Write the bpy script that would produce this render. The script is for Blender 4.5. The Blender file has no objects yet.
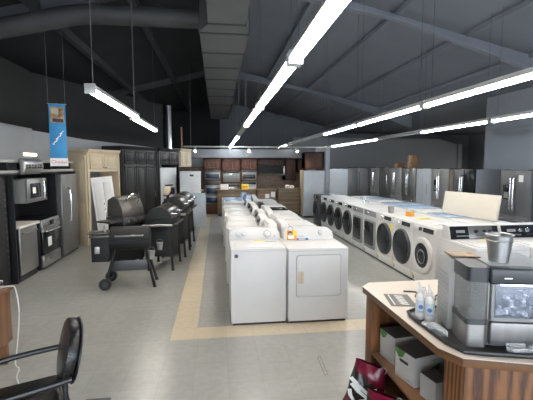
import bpy, bmesh, math, random
from mathutils import Vector, Matrix
R = math.radians
random.seed(7)
SC = bpy.context.scene
COL = SC.collection

# ------------------------------------------------------------------ materials
def newmat(name):
    m = bpy.data.materials.new(name); m.use_nodes = True
    nt = m.node_tree
    return m, nt, nt.nodes, nt.links, nt.nodes['Principled BSDF']

def mat(name, col, rough=.5, metal=0., noise=.06, nscale=6., bump=0., bscale=60., coat=0., stretch=None):
    m, nt, N, L, b = newmat(name)
    b.inputs['Roughness'].default_value = rough
    b.inputs['Metallic'].default_value = metal
    b.inputs['Coat Weight'].default_value = coat
    tc = N.new('ShaderNodeTexCoord'); mp = N.new('ShaderNodeMapping')
    L.new(tc.outputs['Object'], mp.inputs['Vector'])
    if stretch: mp.inputs['Scale'].default_value = stretch
    nz = N.new('ShaderNodeTexNoise'); nz.inputs['Scale'].default_value = nscale; nz.inputs['Detail'].default_value = 4
    L.new(mp.outputs['Vector'], nz.inputs['Vector'])
    r = N.new('ShaderNodeValToRGB')
    c0 = [max(0, c*(1-noise)) for c in col]; c1 = [min(1, c*(1+noise)) for c in col]
    r.color_ramp.elements[0].position = .3; r.color_ramp.elements[1].position = .7
    r.color_ramp.elements[0].color = (*c0, 1); r.color_ramp.elements[1].color = (*c1, 1)
    L.new(nz.outputs['Fac'], r.inputs['Fac']); L.new(r.outputs['Color'], b.inputs['Base Color'])
    if bump:
        n2 = N.new('ShaderNodeTexNoise'); n2.inputs['Scale'].default_value = bscale
        L.new(mp.outputs['Vector'], n2.inputs['Vector'])
        bp = N.new('ShaderNodeBump'); bp.inputs['Strength'].default_value = bump; bp.inputs['Distance'].default_value = .01
        L.new(n2.outputs['Fac'], bp.inputs['Height']); L.new(bp.outputs['Normal'], b.inputs['Normal'])
    return m

def wood(name, c0, c1, rough=.4, scale=3., axis='Z', dist=6.):
    m, nt, N, L, b = newmat(name)
    b.inputs['Roughness'].default_value = rough
    tc = N.new('ShaderNodeTexCoord'); mp = N.new('ShaderNodeMapping')
    s = {'X': (.12, 1, 1), 'Y': (1, .12, 1), 'Z': (1, 1, .12)}[axis]
    mp.inputs['Scale'].default_value = s
    L.new(tc.outputs['Object'], mp.inputs['Vector'])
    nz = N.new('ShaderNodeTexNoise'); nz.inputs['Scale'].default_value = scale*5; nz.inputs['Detail'].default_value = 6
    nz.inputs['Distortion'].default_value = .8
    L.new(mp.outputs['Vector'], nz.inputs['Vector'])
    wv = N.new('ShaderNodeTexWave'); wv.inputs['Scale'].default_value = scale; wv.inputs['Distortion'].default_value = dist
    wv.inputs['Detail'].default_value = 3; wv.wave_type = 'RINGS'
    L.new(mp.outputs['Vector'], wv.inputs['Vector'])
    mx = N.new('ShaderNodeMix'); mx.inputs[0].default_value = .5
    L.new(nz.outputs['Fac'], mx.inputs[2]); L.new(wv.outputs['Fac'], mx.inputs[3])
    r = N.new('ShaderNodeValToRGB')
    r.color_ramp.elements[0].position = .25; r.color_ramp.elements[1].position = .75
    r.color_ramp.elements[0].color = (*c0, 1); r.color_ramp.elements[1].color = (*c1, 1)
    L.new(mx.outputs[0], r.inputs['Fac']); L.new(r.outputs['Color'], b.inputs['Base Color'])
    return m

def emit(name, col, strength):
    m, nt, N, L, b = newmat(name)
    b.inputs['Base Color'].default_value = (*col, 1)
    b.inputs['Emission Color'].default_value = (*col, 1)
    b.inputs['Emission Strength'].default_value = strength
    return m

def clear(name, col=(1, 1, 1), fac=.25, rough=.08):
    """thin clear plastic: mostly transparent with a glossy skin"""
    m, nt, N, L, b = newmat(name)
    out = N['Material Output']
    b.inputs['Base Color'].default_value = (*col, 1); b.inputs['Roughness'].default_value = rough
    t = N.new('ShaderNodeBsdfTransparent'); mx = N.new('ShaderNodeMixShader'); mx.inputs[0].default_value = fac
    L.new(t.outputs[0], mx.inputs[1]); L.new(b.outputs[0], mx.inputs[2]); L.new(mx.outputs[0], out.inputs['Surface'])
    return m

M = {}
M['enamel'] = mat('white_enamel', (.64, .63, .61), .45, noise=.02)
M['enamel_cool'] = mat('cool_white_enamel', (.50, .54, .58), .35, noise=.03)
M['white_plastic'] = mat('white_plastic', (.68, .67, .655), .4, noise=.02)
M['seam'] = mat('dark_seam', (.10, .10, .10), .6)
M['grey_line'] = mat('grey_line', (.33, .32, .32), .5)
M['black'] = mat('black_plastic', (.012, .012, .014), .35)
M['black_gloss'] = mat('black_glass', (.010, .012, .015), .18)
M['door_glass'] = mat('washer_door_glass', (.008, .011, .016), .16)
M['graphite'] = mat('graphite_enamel', (.055, .058, .062), .35, noise=.08)
M['chrome'] = mat('chrome', (.8, .8, .8), .14, 1.)
M['steel'] = mat('brushed_steel', (.36, .35, .335), .34, .8, noise=.08, nscale=5, stretch=(1, 1, 14))
M['steel_dark'] = mat('dark_stainless', (.34, .335, .325), .36, .3, noise=.12, nscale=4, stretch=(10, 10, .6))
M['steel_black'] = mat('black_stainless', (.165, .168, .175), .34, .3, noise=.12, nscale=4, stretch=(8, 8, .6))
M['grey_side'] = mat('grey_painted_side', (.27, .29, .315), .45, noise=.05)
M['steel_mid'] = mat('mid_stainless', (.20, .195, .19), .33, .6, noise=.1, nscale=4, stretch=(6, 6, .8))
M['grey_panel'] = mat('mid_grey_plastic', (.25, .25, .25), .45)
M['film'] = mat('blue_film', (.40, .53, .70), .22, noise=.25, nscale=9, bump=.4, bscale=25)
M['beige_card'] = mat('beige_card', (.48, .38, .27), .8)
M['cardboard'] = mat('cardboard', (.33, .19, .10), .85, noise=.15)
M['yellow'] = mat('yellow_sticker', (.85, .66, .05), .5)
M['orange'] = mat('orange_card', (.85, .32, .03), .5, noise=.35, nscale=40)
M['blue_label'] = mat('blue_label', (.05, .14, .36), .5)
M['paper'] = mat('white_paper', (.80, .80, .78), .7, noise=.04)
M['brown_badge'] = mat('brown_badge', (.10, .055, .05), .4)
M['wall_paint'] = mat('blue_grey_wall_paint', (.29, .32, .37), .75, noise=.03, nscale=1.5)
M['wall_light'] = mat('pale_grey_wall_paint', (.36, .375, .39), .7, noise=.03, nscale=1.5)
M['wall_black'] = mat('black_wall_paint', (.018, .018, .019), .85, noise=.1, nscale=1.5)
M['roof_dark'] = mat('charcoal_roof_liner', (.028, .030, .033), .8, noise=.12, nscale=1.2, bump=.3, bscale=3)
M['roof_grey'] = mat('grey_roof_liner', (.21, .225, .26), .7, noise=.05, nscale=1.2, bump=.15, bscale=3)  # right roof side: camera flare haze put into a lighter, bluer colour
M['beam'] = mat('painted_beam', (.060, .062, .067), .6, noise=.06)
M['beam_grey'] = mat('painted_grey_beam', (.23, .245, .28), .6, noise=.05)  # right-hand copy of the beam colour, lightened to carry the same haze
M['duct'] = mat('painted_duct', (.135, .137, .14), .55, noise=.06, nscale=2)
M['duct_seam'] = mat('painted_duct_seam', (.040, .041, .043), .6)
M['duct_dark'] = mat('dark_round_duct', (.052, .053, .055), .6, noise=.08, nscale=3)
M['galv'] = mat('galvanised_pipe', (.46, .46, .46), .28, .9, noise=.12, nscale=8)
M['charcoal'] = mat('charcoal_plastic', (.032, .036, .040), .38, noise=.05)
M['housing'] = mat('lamp_housing', (.55, .55, .54), .4)
M['tube'] = emit('lit_lamp_tube', (1., .96, .90), 25.)
M['tube_cool'] = emit('lit_cool_lamp_tube', (.86, .94, 1.), 25.)
M['tube_off'] = mat('unlit_lamp_tube', (.55, .57, .58), .3)
M['rail_grey'] = mat('grey_rail', (.36, .36, .35), .5)
M['cable'] = mat('grey_cable', (.16, .16, .165), .6)
M['cream'] = mat('cream_cabinet_paint', (.60, .50, .35), .5, noise=.03)
M['black_wood'] = mat('black_stained_wood', (.022, .020, .019), .42, noise=.35, nscale=8, stretch=(1, 1, .1))
M['cherry'] = wood('cherry_wood', (.090, .032, .018), (.18, .070, .038), .5, 2.2)
M['cherry_dark'] = wood('dark_cherry_wood', (.048, .021, .015), (.090, .039, .026), .6, 2.2)
M['taupe'] = wood('taupe_wood', (.17, .115, .070), (.24, .165, .105), .5, 2.2, 'X')
M['oak'] = wood('oak_veneer', (.060, .020, .005), (.235, .092, .026), .55, 14., 'Z', 5.)
M['oak_edge'] = wood('oak_edging', (.095, .039, .013), (.165, .072, .025), .5, 3, 'Y', 3.)
M['desk_wood'] = wood('desk_wood', (.15, .065, .030), (.23, .11, .052), .45, 3, 'Z', 4.)
M['laminate'] = mat('cream_laminate', (.70, .61, .52), .38, noise=.03, nscale=20)
M['cream_board'] = mat('cream_board', (.70, .64, .54), .5, noise=.02)
M['countertop'] = mat('white_countertop', (.74, .70, .62), .3, noise=.08, nscale=30)
M['tile'] = mat('brown_tile', (.25, .17, .115), .5, noise=.3, nscale=7)
M['vinyl'] = mat('black_vinyl', (.014, .013, .013), .26, noise=.1, bump=.25, bscale=140)
M['grill_black'] = mat('black_powder_coat', (.009, .009, .0095), .68, noise=.15, bump=.2, bscale=200)
M['grill_bronze'] = mat('bronze_lid', (.075, .062, .050), .30, .6, noise=.12)
M['grill_grey'] = mat('grey_grill_lid', (.115, .108, .095), .36, .5, noise=.12)
M['wine'] = mat('burgundy_bag_film', (.14, .006, .024), .25, noise=.4, nscale=9, bump=.5, bscale=18)
M['bag_black'] = mat('black_bag_film', (.018, .015, .016), .25, noise=.2, bump=.4, bscale=18)
M['carton'] = mat('carton_white', (.46, .44, .41), .6, noise=.04)
M['carton_grey'] = mat('carton_grey', (.13, .12, .11), .6, noise=.1)
M['leaf'] = mat('printed_green', (.07, .22, .035), .5, noise=.35, nscale=25)
M['blue'] = mat('banner_blue', (.015, .23, .50), .5, noise=.12, nscale=3)
M['photo'] = mat('printed_photo', (.32, .20, .10), .5, noise=.7, nscale=14)
M['red'] = mat('red_print', (.60, .04, .03), .5)
M['clear'] = clear('clear_plastic', (.85, .88, .9), .22)
M['frost'] = clear('frosted_bin', (.22, .25, .31), .45, .3)
M['smoke'] = clear('smoky_plastic', (.30, .30, .29), .45)
M['pane'] = clear('window_pane', (.9, .95, 1), .08, .02)
M['ice'] = mat('ice_nuggets', (.55, .58, .66), .5, noise=.25, nscale=30, bump=.3, bscale=60)
M['tray'] = mat('black_tray', (.022, .022, .024), .35, noise=.2)
M['folder'] = mat('grey_leaflet', (.10, .093, .085), .4, noise=.1)
M['screen_blue'] = mat('oven_window', (.012, .026, .070), .2)
M['sill'] = mat('white_trim', (.7, .7, .68), .5)
M['brown_pole'] = wood('pine_pole', (.30, .15, .07), (.42, .23, .11), .5, 4)

# floor: grey vinyl tiles with a cream inlaid path
def floor_material():
    m, nt, N, L, b = newmat('vinyl_tile_floor')
    geo = N.new('ShaderNodeNewGeometry'); sp = N.new('ShaderNodeSeparateXYZ')
    L.new(geo.outputs['Position'], sp.inputs[0])
    def mth(op, a, bb=None, c=None):
        n = N.new('ShaderNodeMath'); n.operation = op
        for i, v in enumerate((a, bb, c)):
            if v is None: continue
            if isinstance(v, (int, float)): n.inputs[i].default_value = v
            else: L.new(v, n.inputs[i])
        return n.outputs[0]
    def band(s, lo, hi): return mth('MULTIPLY', mth('GREATER_THAN', s, lo), mth('LESS_THAN', s, hi))
    x, y = sp.outputs['X'], sp.outputs['Y']
    p1 = mth('MULTIPLY', band(x, -.53, -.245), band(y, 4.13, 14.2))
    p2 = mth('MULTIPLY', band(y, 4.13, 4.43), band(x, -.53, 9.))
    cream = mth('MAXIMUM', p1, p2)
    # tile cell variation
    cx = mth('FLOOR', mth('DIVIDE', mth('ADD', x, .53), .3048)); cyy = mth('FLOOR', mth('DIVIDE', mth('ADD', y, .13), .3048))
    cmb = N.new('ShaderNodeCombineXYZ'); L.new(cx, cmb.inputs[0]); L.new(cyy, cmb.inputs[1])
    wn = N.new('ShaderNodeTexWhiteNoise'); wn.noise_dimensions = '2D'; L.new(cmb.outputs[0], wn.inputs['Vector'])
    nz = N.new('ShaderNodeTexNoise'); nz.inputs['Scale'].default_value = 14; nz.inputs['Detail'].default_value = 6
    L.new(geo.outputs['Position'], nz.inputs['Vector'])
    nz2 = N.new('ShaderNodeTexNoise'); nz2.inputs['Scale'].default_value = .7; nz2.inputs['Detail'].default_value = 4
    L.new(geo.outputs['Position'], nz2.inputs['Vector'])
    v = mth('ADD', mth('MULTIPLY', wn.outputs['Value'], .10), mth('ADD', mth('MULTIPLY', nz.outputs['Fac'], .45), mth('MULTIPLY', nz2.outputs['Fac'], .45)))
    r1 = N.new('ShaderNodeValToRGB'); r1.color_ramp.elements[0].position = .3; r1.color_ramp.elements[1].position = .7
    r1.color_ramp.elements[0].color = (.325, .320, .290, 1); r1.color_ramp.elements[1].color = (.42, .413, .378, 1)
    r2 = N.new('ShaderNodeValToRGB'); r2.color_ramp.elements[0].position = .3; r2.color_ramp.elements[1].position = .7
    r2.color_ramp.elements[0].color = (.55, .455, .325, 1); r2.color_ramp.elements[1].color = (.67, .57, .42, 1)
    L.new(v, r1.inputs[0]); L.new(v, r2.inputs[0])
    mx = N.new('ShaderNodeMix'); mx.data_type = 'RGBA'
    L.new(cream, mx.inputs[0]); L.new(r1.outputs[0], mx.inputs[6]); L.new(r2.outputs[0], mx.inputs[7])
    # joints between tiles
    fx = mth('FRACT', mth('DIVIDE', mth('ADD', x, .53), .3048)); fy = mth('FRACT', mth('DIVIDE', mth('ADD', y, .13), .3048))
    jt = mth('MAXIMUM', mth('LESS_THAN', fx, .008), mth('LESS_THAN', fy, .008))
    mj = N.new('ShaderNodeMix'); mj.data_type = 'RGBA'; L.new(mth('MULTIPLY', jt, .35), mj.inputs[0])
    L.new(mx.outputs[2], mj.inputs[6]); mj.inputs[7].default_value = (.12, .115, .10, 1)
    L.new(mj.outputs[2], b.inputs['Base Color'])
    b.inputs['Roughness'].default_value = .27
    b.inputs['Specular IOR Level'].default_value = .5
    return m
M['floor'] = floor_material()

# ------------------------------------------------------------------ mesh builder
class MB:
    def __init__(s):
        s.bm = bmesh.new(); s.mats = []
    def _mi(s, m):
        m = M[m] if isinstance(m, str) else m
        if m not in s.mats: s.mats.append(m)
        return s.mats.index(m)
    def _add(s, t, m, xf=None):
        if xf is not None: bmesh.ops.transform(t, matrix=xf, verts=t.verts[:])
        bmesh.ops.recalc_face_normals(t, faces=t.faces[:])
        i = s._mi(m)
        for f in t.faces: f.material_index = i; f.smooth = True
        me = bpy.data.meshes.new('tmp'); t.to_mesh(me); t.free(); s.bm.from_mesh(me); bpy.data.meshes.remove(me)
        return s
    def box(s, x0, x1, y0, y1, z0, z1, m, bev=0., seg=2, xf=None, edges=None):
        t = bmesh.new(); bmesh.ops.create_cube(t, size=1)
        for v in t.verts:
            v.co = Vector((x0+(v.co.x+.5)*(x1-x0), y0+(v.co.y+.5)*(y1-y0), z0+(v.co.z+.5)*(z1-z0)))
        if bev:
            es = t.edges[:]
            if edges:
                k = 'xyz'.index(edges)
                es = [e for e in es if abs((e.verts[0].co-e.verts[1].co).normalized()[k]) > .9]
            bmesh.ops.bevel(t, geom=es, offset=bev, segments=seg, affect='EDGES', profile=.5)
        return s._add(t, m, xf)
    def cyl(s, p0, p1, r, m, r1=None, n=20, xf=None):
        p0, p1 = Vector(p0), Vector(p1); d = p1-p0
        t = bmesh.new(); bmesh.ops.create_cone(t, cap_ends=True, segments=n, radius1=r, radius2=r if r1 is None else r1, depth=d.length)
        q = d.to_track_quat('Z', 'Y').to_matrix().to_4x4()
        bmesh.ops.transform(t, matrix=Matrix.Translation((p0+p1)/2) @ q, verts=t.verts[:])
        return s._add(t, m, xf)
    def tube(s, pts, r, m, n=8, smooth=True, xf=None):
        P = [Vector(p) for p in pts]
        if smooth and len(P) > 2:
            Q = []
            for i in range(len(P)-1):
                a = P[max(0, i-1)]; b = P[i]; c = P[i+1]; d = P[min(len(P)-1, i+2)]
                for k in range(5):
                    u = k/5
                    Q.append(.5*((2*b)+(c-a)*u+(2*a-5*b+4*c-d)*u*u+(3*b-a-3*c+d)*u**3))
            Q.append(P[-1]); P = Q
        t = bmesh.new(); rings = []
        up = Vector((0, 0, 1))
        for i, p in enumerate(P):
            d = (P[min(i+1, len(P)-1)]-P[max(0, i-1)]).normalized()
            a = d.cross(up)
            if a.length < .05: a = d.cross(Vector((1, 0, 0)))
            a.normalize(); b = d.cross(a).normalized()
            rings.append([t.verts.new(p+r*(math.cos(2*math.pi*k/n)*a+math.sin(2*math.pi*k/n)*b)) for k in range(n)])
        for A, B in zip(rings, rings[1:]):
            for k in range(n): t.faces.new((A[k], A[(k+1) % n], B[(k+1) % n], B[k]))
        t.faces.new(rings[0]); t.faces.new(rings[-1])
        return s._add(t, m, xf)
    def prism(s, pts, axis, a0, a1, m, bev=0., xf=None, shear=0.):
        """pts: 2D outline in the two other axes (xy order), extruded along axis"""
        t = bmesh.new()
        def P(p, a):
            u, v = p
            return {'x': (a, u, v), 'y': (u, a, v), 'z': (u, v, a)}[axis]
        A = [t.verts.new(P(p, a0)) for p in pts]; B = [t.verts.new(P(p, a1)) for p in pts]
        n = len(pts)
        t.faces.new(A); t.faces.new(B)
        for k in range(n): t.faces.new((A[k], A[(k+1) % n], B[(k+1) % n], B[k]))
        if bev: bmesh.ops.bevel(t, geom=t.edges[:], offset=bev, segments=2, affect='EDGES', profile=.5)
        if shear:
            z0 = min(v.co.z for v in t.verts)
            for v in t.verts: v.co.y += (v.co.z-z0)*shear
        return s._add(t, m, xf)
    def lathe(s, prof, m, c=(0, 0, 0), n=28, xf=None, axis='z'):
        t = bmesh.new(); rings = []
        for r, z in prof:
            ring = []
            for k in range(n):
                a = 2*math.pi*k/n; u, v = r*math.cos(a), r*math.sin(a)
                p = {'z': (u, v, z), 'y': (u, z, v), 'x': (z, u, v)}[axis]
                ring.append(t.verts.new(Vector(c)+Vector(p)))
            rings.append(ring)
        for A, B in zip(rings, rings[1:]):
            for k in range(n): t.faces.new((A[k], A[(k+1) % n], B[(k+1) % n], B[k]))
        if prof[0][0] > 1e-4: t.faces.new(rings[0])
        if prof[-1][0] > 1e-4: t.faces.new(rings[-1])
        bmesh.ops.remove_doubles(t, verts=t.verts[:], dist=1e-5)
        return s._add(t, m, xf)
    def torus(s, c, rr, r, m, axis='y', n=32, k=8, xf=None, sx=1., sz=1.):
        pts = []
        t = bmesh.new(); rings = []
        for i in range(n):
            a = 2*math.pi*i/n; ring = []
            for j in range(k):
                b = 2*math.pi*j/k; q = rr+r*math.cos(b)
                u, v, w = q*math.cos(a)*sx, q*math.sin(a)*sz, r*math.sin(b)
                p = {'y': (u, w, v), 'z': (u, v, w), 'x': (w, u, v)}[axis]
                ring.append(t.verts.new(Vector(c)+Vector(p)))
            rings.append(ring)
        for i in range(n):
            A, B = rings[i], rings[(i+1) % n]
            for j in range(k): t.faces.new((A[j], A[(j+1) % k], B[(j+1) % k], B[j]))
        return s._add(t, m, xf)
    def quad(s, ps, m):
        t = bmesh.new(); t.faces.new([t.verts.new(p) for p in ps]); return s._add(t, m)
    def build(s, name, parent=None, loc=(0, 0, 0), rotz=0., rot=None, kind=None, label=None, ang=35):
        me = bpy.data.meshes.new(name); s.bm.to_mesh(me); s.bm.free()
        for m in s.mats: me.materials.append(m)
        try: me.set_sharp_from_angle(angle=R(ang))
        except Exception: pass
        o = bpy.data.objects.new(name, me); COL.objects.link(o)
        o.location = loc; o.rotation_euler = rot if rot else (0, 0, rotz)
        if parent: o.parent = parent
        if kind: o['kind'] = kind
        if label: o['label'] = label
        return o

def thing(name, label, cat, loc=(0, 0, 0), rotz=0., group=None, rot=None):
    o = bpy.data.objects.new(name, None); COL.objects.link(o)
    o.empty_display_size = .1
    o.location = loc; o.rotation_euler = rot if rot else (0, 0, rotz)
    o['label'] = label; o['category'] = cat
    if group: o['group'] = group
    return o
def tag(o, label, cat, group=None):
    o['label'] = label; o['category'] = cat
    if group: o['group'] = group
    return o
def copy_tree(o, parent=None):
    c = o.copy(); COL.objects.link(c)
    if parent: c.parent = parent
    for ch in list(o.children): copy_tree(ch, c)
    return c
def dup(o, loc, rotz, label, group=None):
    c = copy_tree(o); c.location = loc; c.rotation_euler = (0, 0, rotz); c['label'] = label
    if group: c['group'] = group
    return c
def lettering(name, body, size, mt, parent, loc, rot, ex=.0008, sx=1., shear=0.):
    cu = bpy.data.curves.new(name+'_text', 'FONT'); cu.body = body; cu.size = size; cu.extrude = ex
    cu.align_x = 'CENTER'; cu.align_y = 'CENTER'; cu.shear = shear
    cu.materials.append(M[mt])
    o = bpy.data.objects.new(name, cu); COL.objects.link(o)
    bpy.context.view_layer.update()
    me = bpy.data.meshes.new_from_object(o.evaluated_get(bpy.context.evaluated_depsgraph_get())); bpy.data.objects.remove(o)
    o = bpy.data.objects.new(name, me); COL.objects.link(o); o.parent = parent
    o.location = loc; o.rotation_euler = rot; o.scale = (sx, 1, 1)
    return o
def rrect(x0, x1, z0, z1, r, n=5):
    out = []
    for cx, cz, a0 in ((x1-r, z1-r, 0), (x0+r, z1-r, 90), (x0+r, z0+r, 180), (x1-r, z0+r, 270)):
        for k in range(n+1):
            a = R(a0+90*k/n); out.append((cx+r*math.cos(a), cz+r*math.sin(a)))
    return out
LEFT, RIGHT = -math.pi/2, math.pi/2      # machine turned to face -x / +x

# ------------------------------------------------------------------ setting
RP = [(.2, 5.65), (2.5, 5.25), (4.6, 4.80), (8.2, 3.85), (17, 3.85)]
def ridge(x):
    if x <= .2: return 5.65-.25*(.2-x)
    for (a, za), (b, zb) in zip(RP, RP[1:]):
        if x <= b: return za+(zb-za)*(x-a)/(b-a)
    return RP[-1][1]
m = MB(); m.box(-8, 17, -4, 24, -.1, 0, 'floor')
mk = [(.97, 3.57), (1.0, 3.57), (.98, 3.25), (.95, 3.24)]
for (ax, ay), (bx, by) in zip(mk, mk[1:]+mk[:1]):
    m.tube([(ax, ay, .0005), (bx, by, .0005)], .0022, 'seam', n=4, smooth=False)
m.build('floor', kind='structure')
m = MB()
m.prism([(-8, ridge(-8)), (.2, ridge(.2)), (.2, ridge(.2)+.12), (-8, ridge(-8)+.12)], 'y', -4, 24, 'roof_dark'); m.build('ceiling', kind='structure')
m = MB()
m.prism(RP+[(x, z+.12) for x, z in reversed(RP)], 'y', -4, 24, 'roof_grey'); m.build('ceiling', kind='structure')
m = MB(); m.box(-4.08, -3.95, -4, 9.0, 0, 2.68, 'wall_light'); m.box(-4.08, -3.95, -4, 9.0, 2.68, 3.90, 'wall_black'); m.build('wall_left', kind='structure')
# angled wall behind the cabinet displays
ang = math.atan2(.87, .48)
def dg(s, off=0.): return (-2.98+.483*s-.875*off, 9.45+.875*s+.483*off)
m = MB(); L_ = 4.95
sp = [(-.02, 2.68), (1.7, 2.54), (L_, 2.44)]
m.prism([(-.02, 0)]+sp+[(L_, 0)], 'y', 0, .12, 'wall_light'); m.prism(sp+[(L_, 3.86), (-.02, 3.90)], 'y', 0, .12, 'wall_black')
m.build('wall_angled', loc=(*dg(-1.12, .70), 0), rotz=ang, kind='structure')
m = MB()
m.box(-4.9, -4.6, 0, 1, 0, 1, 'wall_black')
m.bm.clear(); m.box(8, 8.15, -4, 10.75, 0, 2.88, 'wall_paint'); m.box(8, 8.15, -4, 10.75, 2.88, 3.88, 'beam_grey'); m.build('wall_right', kind='structure')
m = MB(); m.box(8.15, 16.5, 10.63, 10.75, 0, 3.85, 'wall_paint'); m.build('wall_return', kind='structure')
m = MB(); m.box(-8, .2, 23.5, 23.65, 0, 5.9, 'roof_dark'); m.box(.2, 17, 23.5, 23.65, 0, 5.9, 'roof_grey'); m.build('wall_back', kind='structure')  # right part takes the hazed roof colour to look lighter
m = MB(); m.box(16.4, 16.52, 10.7, 23.6, 0, 3.85, 'wall_paint'); m.build('wall_far_right', kind='structure')
m = MB()
m.prism([(4.3, 0), (14.3, 0), (14.3, 3.12), (13.1, 3.44), (4.3, 3.47)], 'y', 21.6, 21.72, 'wall_light'); m.build('wall_divider', kind='structure')
m = MB(); m.box(14.3, 14.55, 21.5, 21.8, 0, 3.12, 'wall_light'); m.build('trim_1', kind='structure')
# kitchen alcove walls
m = MB(); m.box(-1.75, 4.12, 15.62, 15.74, 0, 2.16, 'wall_light'); m.box(-1.75, 4.12, 15.45, 15.74, 2.19, 2.52, 'wall_light'); m.build('wall_kitchen', kind='structure')
m = MB(); m.box(4.0, 4.16, 13.95, 15.44, 0, 2.62, 'wall_paint'); m.build('wall_kitchen_end', kind='structure')
# front wall with shop windows behind the camera
m = MB()
wins = [(-3.6, -1.3), (-.9, 1.4), (1.8, 4.1), (4.5, 7.4)]
m.box(-8, 16, -4.12, -4, 0, .45, 'wall_paint'); m.box(-8, 16, -4.12, -4, 2.7, 6, 'wall_paint')
xs = [-8]+[v for w in wins for v in w]+[16]
for a, b in zip(xs[::2], xs[1::2]): m.box(a, b, -4.12, -4, .45, 2.7, 'wall_paint')
m.build('wall_front', kind='structure')
for i, (a, b) in enumerate(wins):
    w = MB(); w.box(a, b, -4.08, -4.07, .45, 2.7, 'pane'); w.build('window_%d' % (i+1), kind='structure')
m = MB(); m.box(-8, -7.9, -4, 23.6, 0, 4.2, 'wall_black'); m.build('wall_outer_left', kind='structure')
# roof frame: rafters and purlins
tn = [2]
def trim(m_):
    o = m_.build('trim_%d' % tn[0], kind='structure'); tn[0] += 1; return o
for y in (7.6, 15.2):
    m = MB(); w = .14
    top = lambda x: ridge(x)-.005
    m.prism([(-7.85, top(-7.85)), (.2, top(.2)), (.2, top(.2)-.22), (-7.9, top(-7.9)-.22)], 'y', y-.01, y+.01, 'beam')
    m.prism([(-7.9, top(-7.9)-.2), (.2, top(.2)-.2), (.2, top(.2)-.23), (-7.9, top(-7.9)-.23)], 'y', y-w/2, y+w/2, 'beam'); trim(m)
    m = MB()
    low = [(.2, 5.35), (2.53, 4.97), (3.52, 4.82), (4.65, 4.50), (6.66, 3.91), (7.98, 3.42)]
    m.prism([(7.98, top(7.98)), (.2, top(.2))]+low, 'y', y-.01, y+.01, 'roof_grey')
    m.prism(low+[(x, z-.025) for x, z in reversed(low)], 'y', y-w/2, y+w/2, 'beam_grey'); trim(m)
for x in (-3.15, -1.58):
    m = MB(); m.box(x-.07, x+.07, -3.9, 23.4, ridge(x)-.2, ridge(x)-.03, 'beam'); trim(m)
for x in (2.0, 3.63, 5.16, 6.6):
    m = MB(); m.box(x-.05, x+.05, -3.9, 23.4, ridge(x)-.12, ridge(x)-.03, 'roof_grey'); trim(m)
m = MB(); m.box(7.86, 7.995, -4, 10.7, 0, .1, 'grey_side'); m.build('baseboard_right', kind='structure')

# air ducts
t = thing('air_duct', 'long rectangular sheet metal air duct running along the ridge of the roof', 'air duct', (0, 0, 4.18))
m = MB(); m.box(-.12, .49, -3.5, 6.55, 0, .6, 'duct')
m.prism([(-.12, 6.55), (.49, 6.55), (.58, 6.95), (-.27, 6.95)], 'z', 0, .6, 'duct'); m.box(-.27, .58, 6.95, 19.6, 0, .6, 'duct'); m.build('duct_body', t)
for k in range(13):
    m = MB(); y = (-2.4, -.6, 1.4, 3.5, 5.2, 6.5, 6.95, 8.15, 9.35, 10.6, 11.9, 13.2, 15.)[k]
    x0, x1 = (-.12, .49) if y < 6.9 else (-.27, .58)
    m.box(x0-.015, x1+.015, y, y+.05, -.014, .614, 'duct_seam'); m.build('flange', t)
t = thing('round_duct', 'dark round air duct branching left from the rectangular ridge duct', 'air duct', (0, 7.25, 4.50))
m = MB(); m.tube([(-.275, 0, 0), (-1.2, 0, 0), (-1.9, 0, 0), (-2.3, 0, -.02), (-2.8, -.0, -.12), (-3.7, -.0, -.33), (-5.2, -.0, -.68)], .165, 'duct_dark', n=20); m.build('duct_body', t)
for x in (-.5, -1.3, -2.0):
    m = MB(); m.cyl((x-.02, 0, 0), (x+.02, 0, 0), .171, 'duct_dark', n=24); m.build('joint_band', t)

# fluorescent strip lights
def light_proto(tm):
    t = thing('strip_light', '', 'ceiling light', (0, 0, 2.7))
    m = MB(); m.prism([(-.055, .02), (-.035, .075), (.035, .075), (.055, .02)], 'y', 0, 2.44, 'housing'); m.build('housing', t)
    for sx in (-1, 1):
        m = MB(); m.cyl((sx*.024, .03, 0), (sx*.024, 2.41, 0), .0175, tm, n=12); m.build('lamp_tube', t)
    for y in (0, 2.41):
        m = MB(); m.box(-.056, .056, y, y+.03, -.03, .076, 'housing', .004); m.build('end_cap', t)
    return t
LP = {}
def strip(x, y, tm, label):
    if tm not in LP: LP[tm] = o = light_proto(tm)
    else: o = copy_tree(LP[tm])
    o.location = (x, y, 2.7); o['label'] = label; o['group'] = 'hanging strip lights'
    for dy in (.12, 2.32):
        m = MB(); m.cyl((0, dy, .07), (0, dy, ridge(x)-2.7-.03), .004, 'cable', n=6); m.build('hanging_cable', o)
strip(-1.35, 4.45, 'tube', 'hanging strip light above the grills, its white end cap facing the viewer')
strip(-1.42, 6.95, 'tube', 'hanging strip light above the grills, the further one of the two')
rows = [
 (.61, [.56, 3.06, 5.56, 8.10, 10.62, 13.1, 15.6], ['tube', 'tube', 'tube', 'tube_off', 'tube_cool', 'tube_cool', 'tube'], 'middle row over the centre washers'),
 (2.84, [2.58, 5.08, 7.56, 10.05, 12.6, 15.3], ['tube', 'tube', 'tube_cool', 'tube_off', 'tube_off', 'tube'], 'row over the front-load washers'),
 (5.05, [4.16, 6.66, 9.1, 11.6, 14.1], ['tube_cool', 'tube', 'tube_off', 'tube', 'tube_cool'], 'row nearest the right wall'),
]
for k, (x_, y_) in enumerate(((14.9, 17.4), (13.2, 14.6))):  # unseen fixtures added out of view to brighten the dividing wall
    strip(x_, y_, 'tube', ['hanging strip light in the side area beyond the right wall, nearer', 'hanging strip light in the side area beyond the right wall, further'][k])
order = ['nearest', 'second', 'third', 'fourth', 'fifth', 'sixth', 'seventh']
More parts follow.
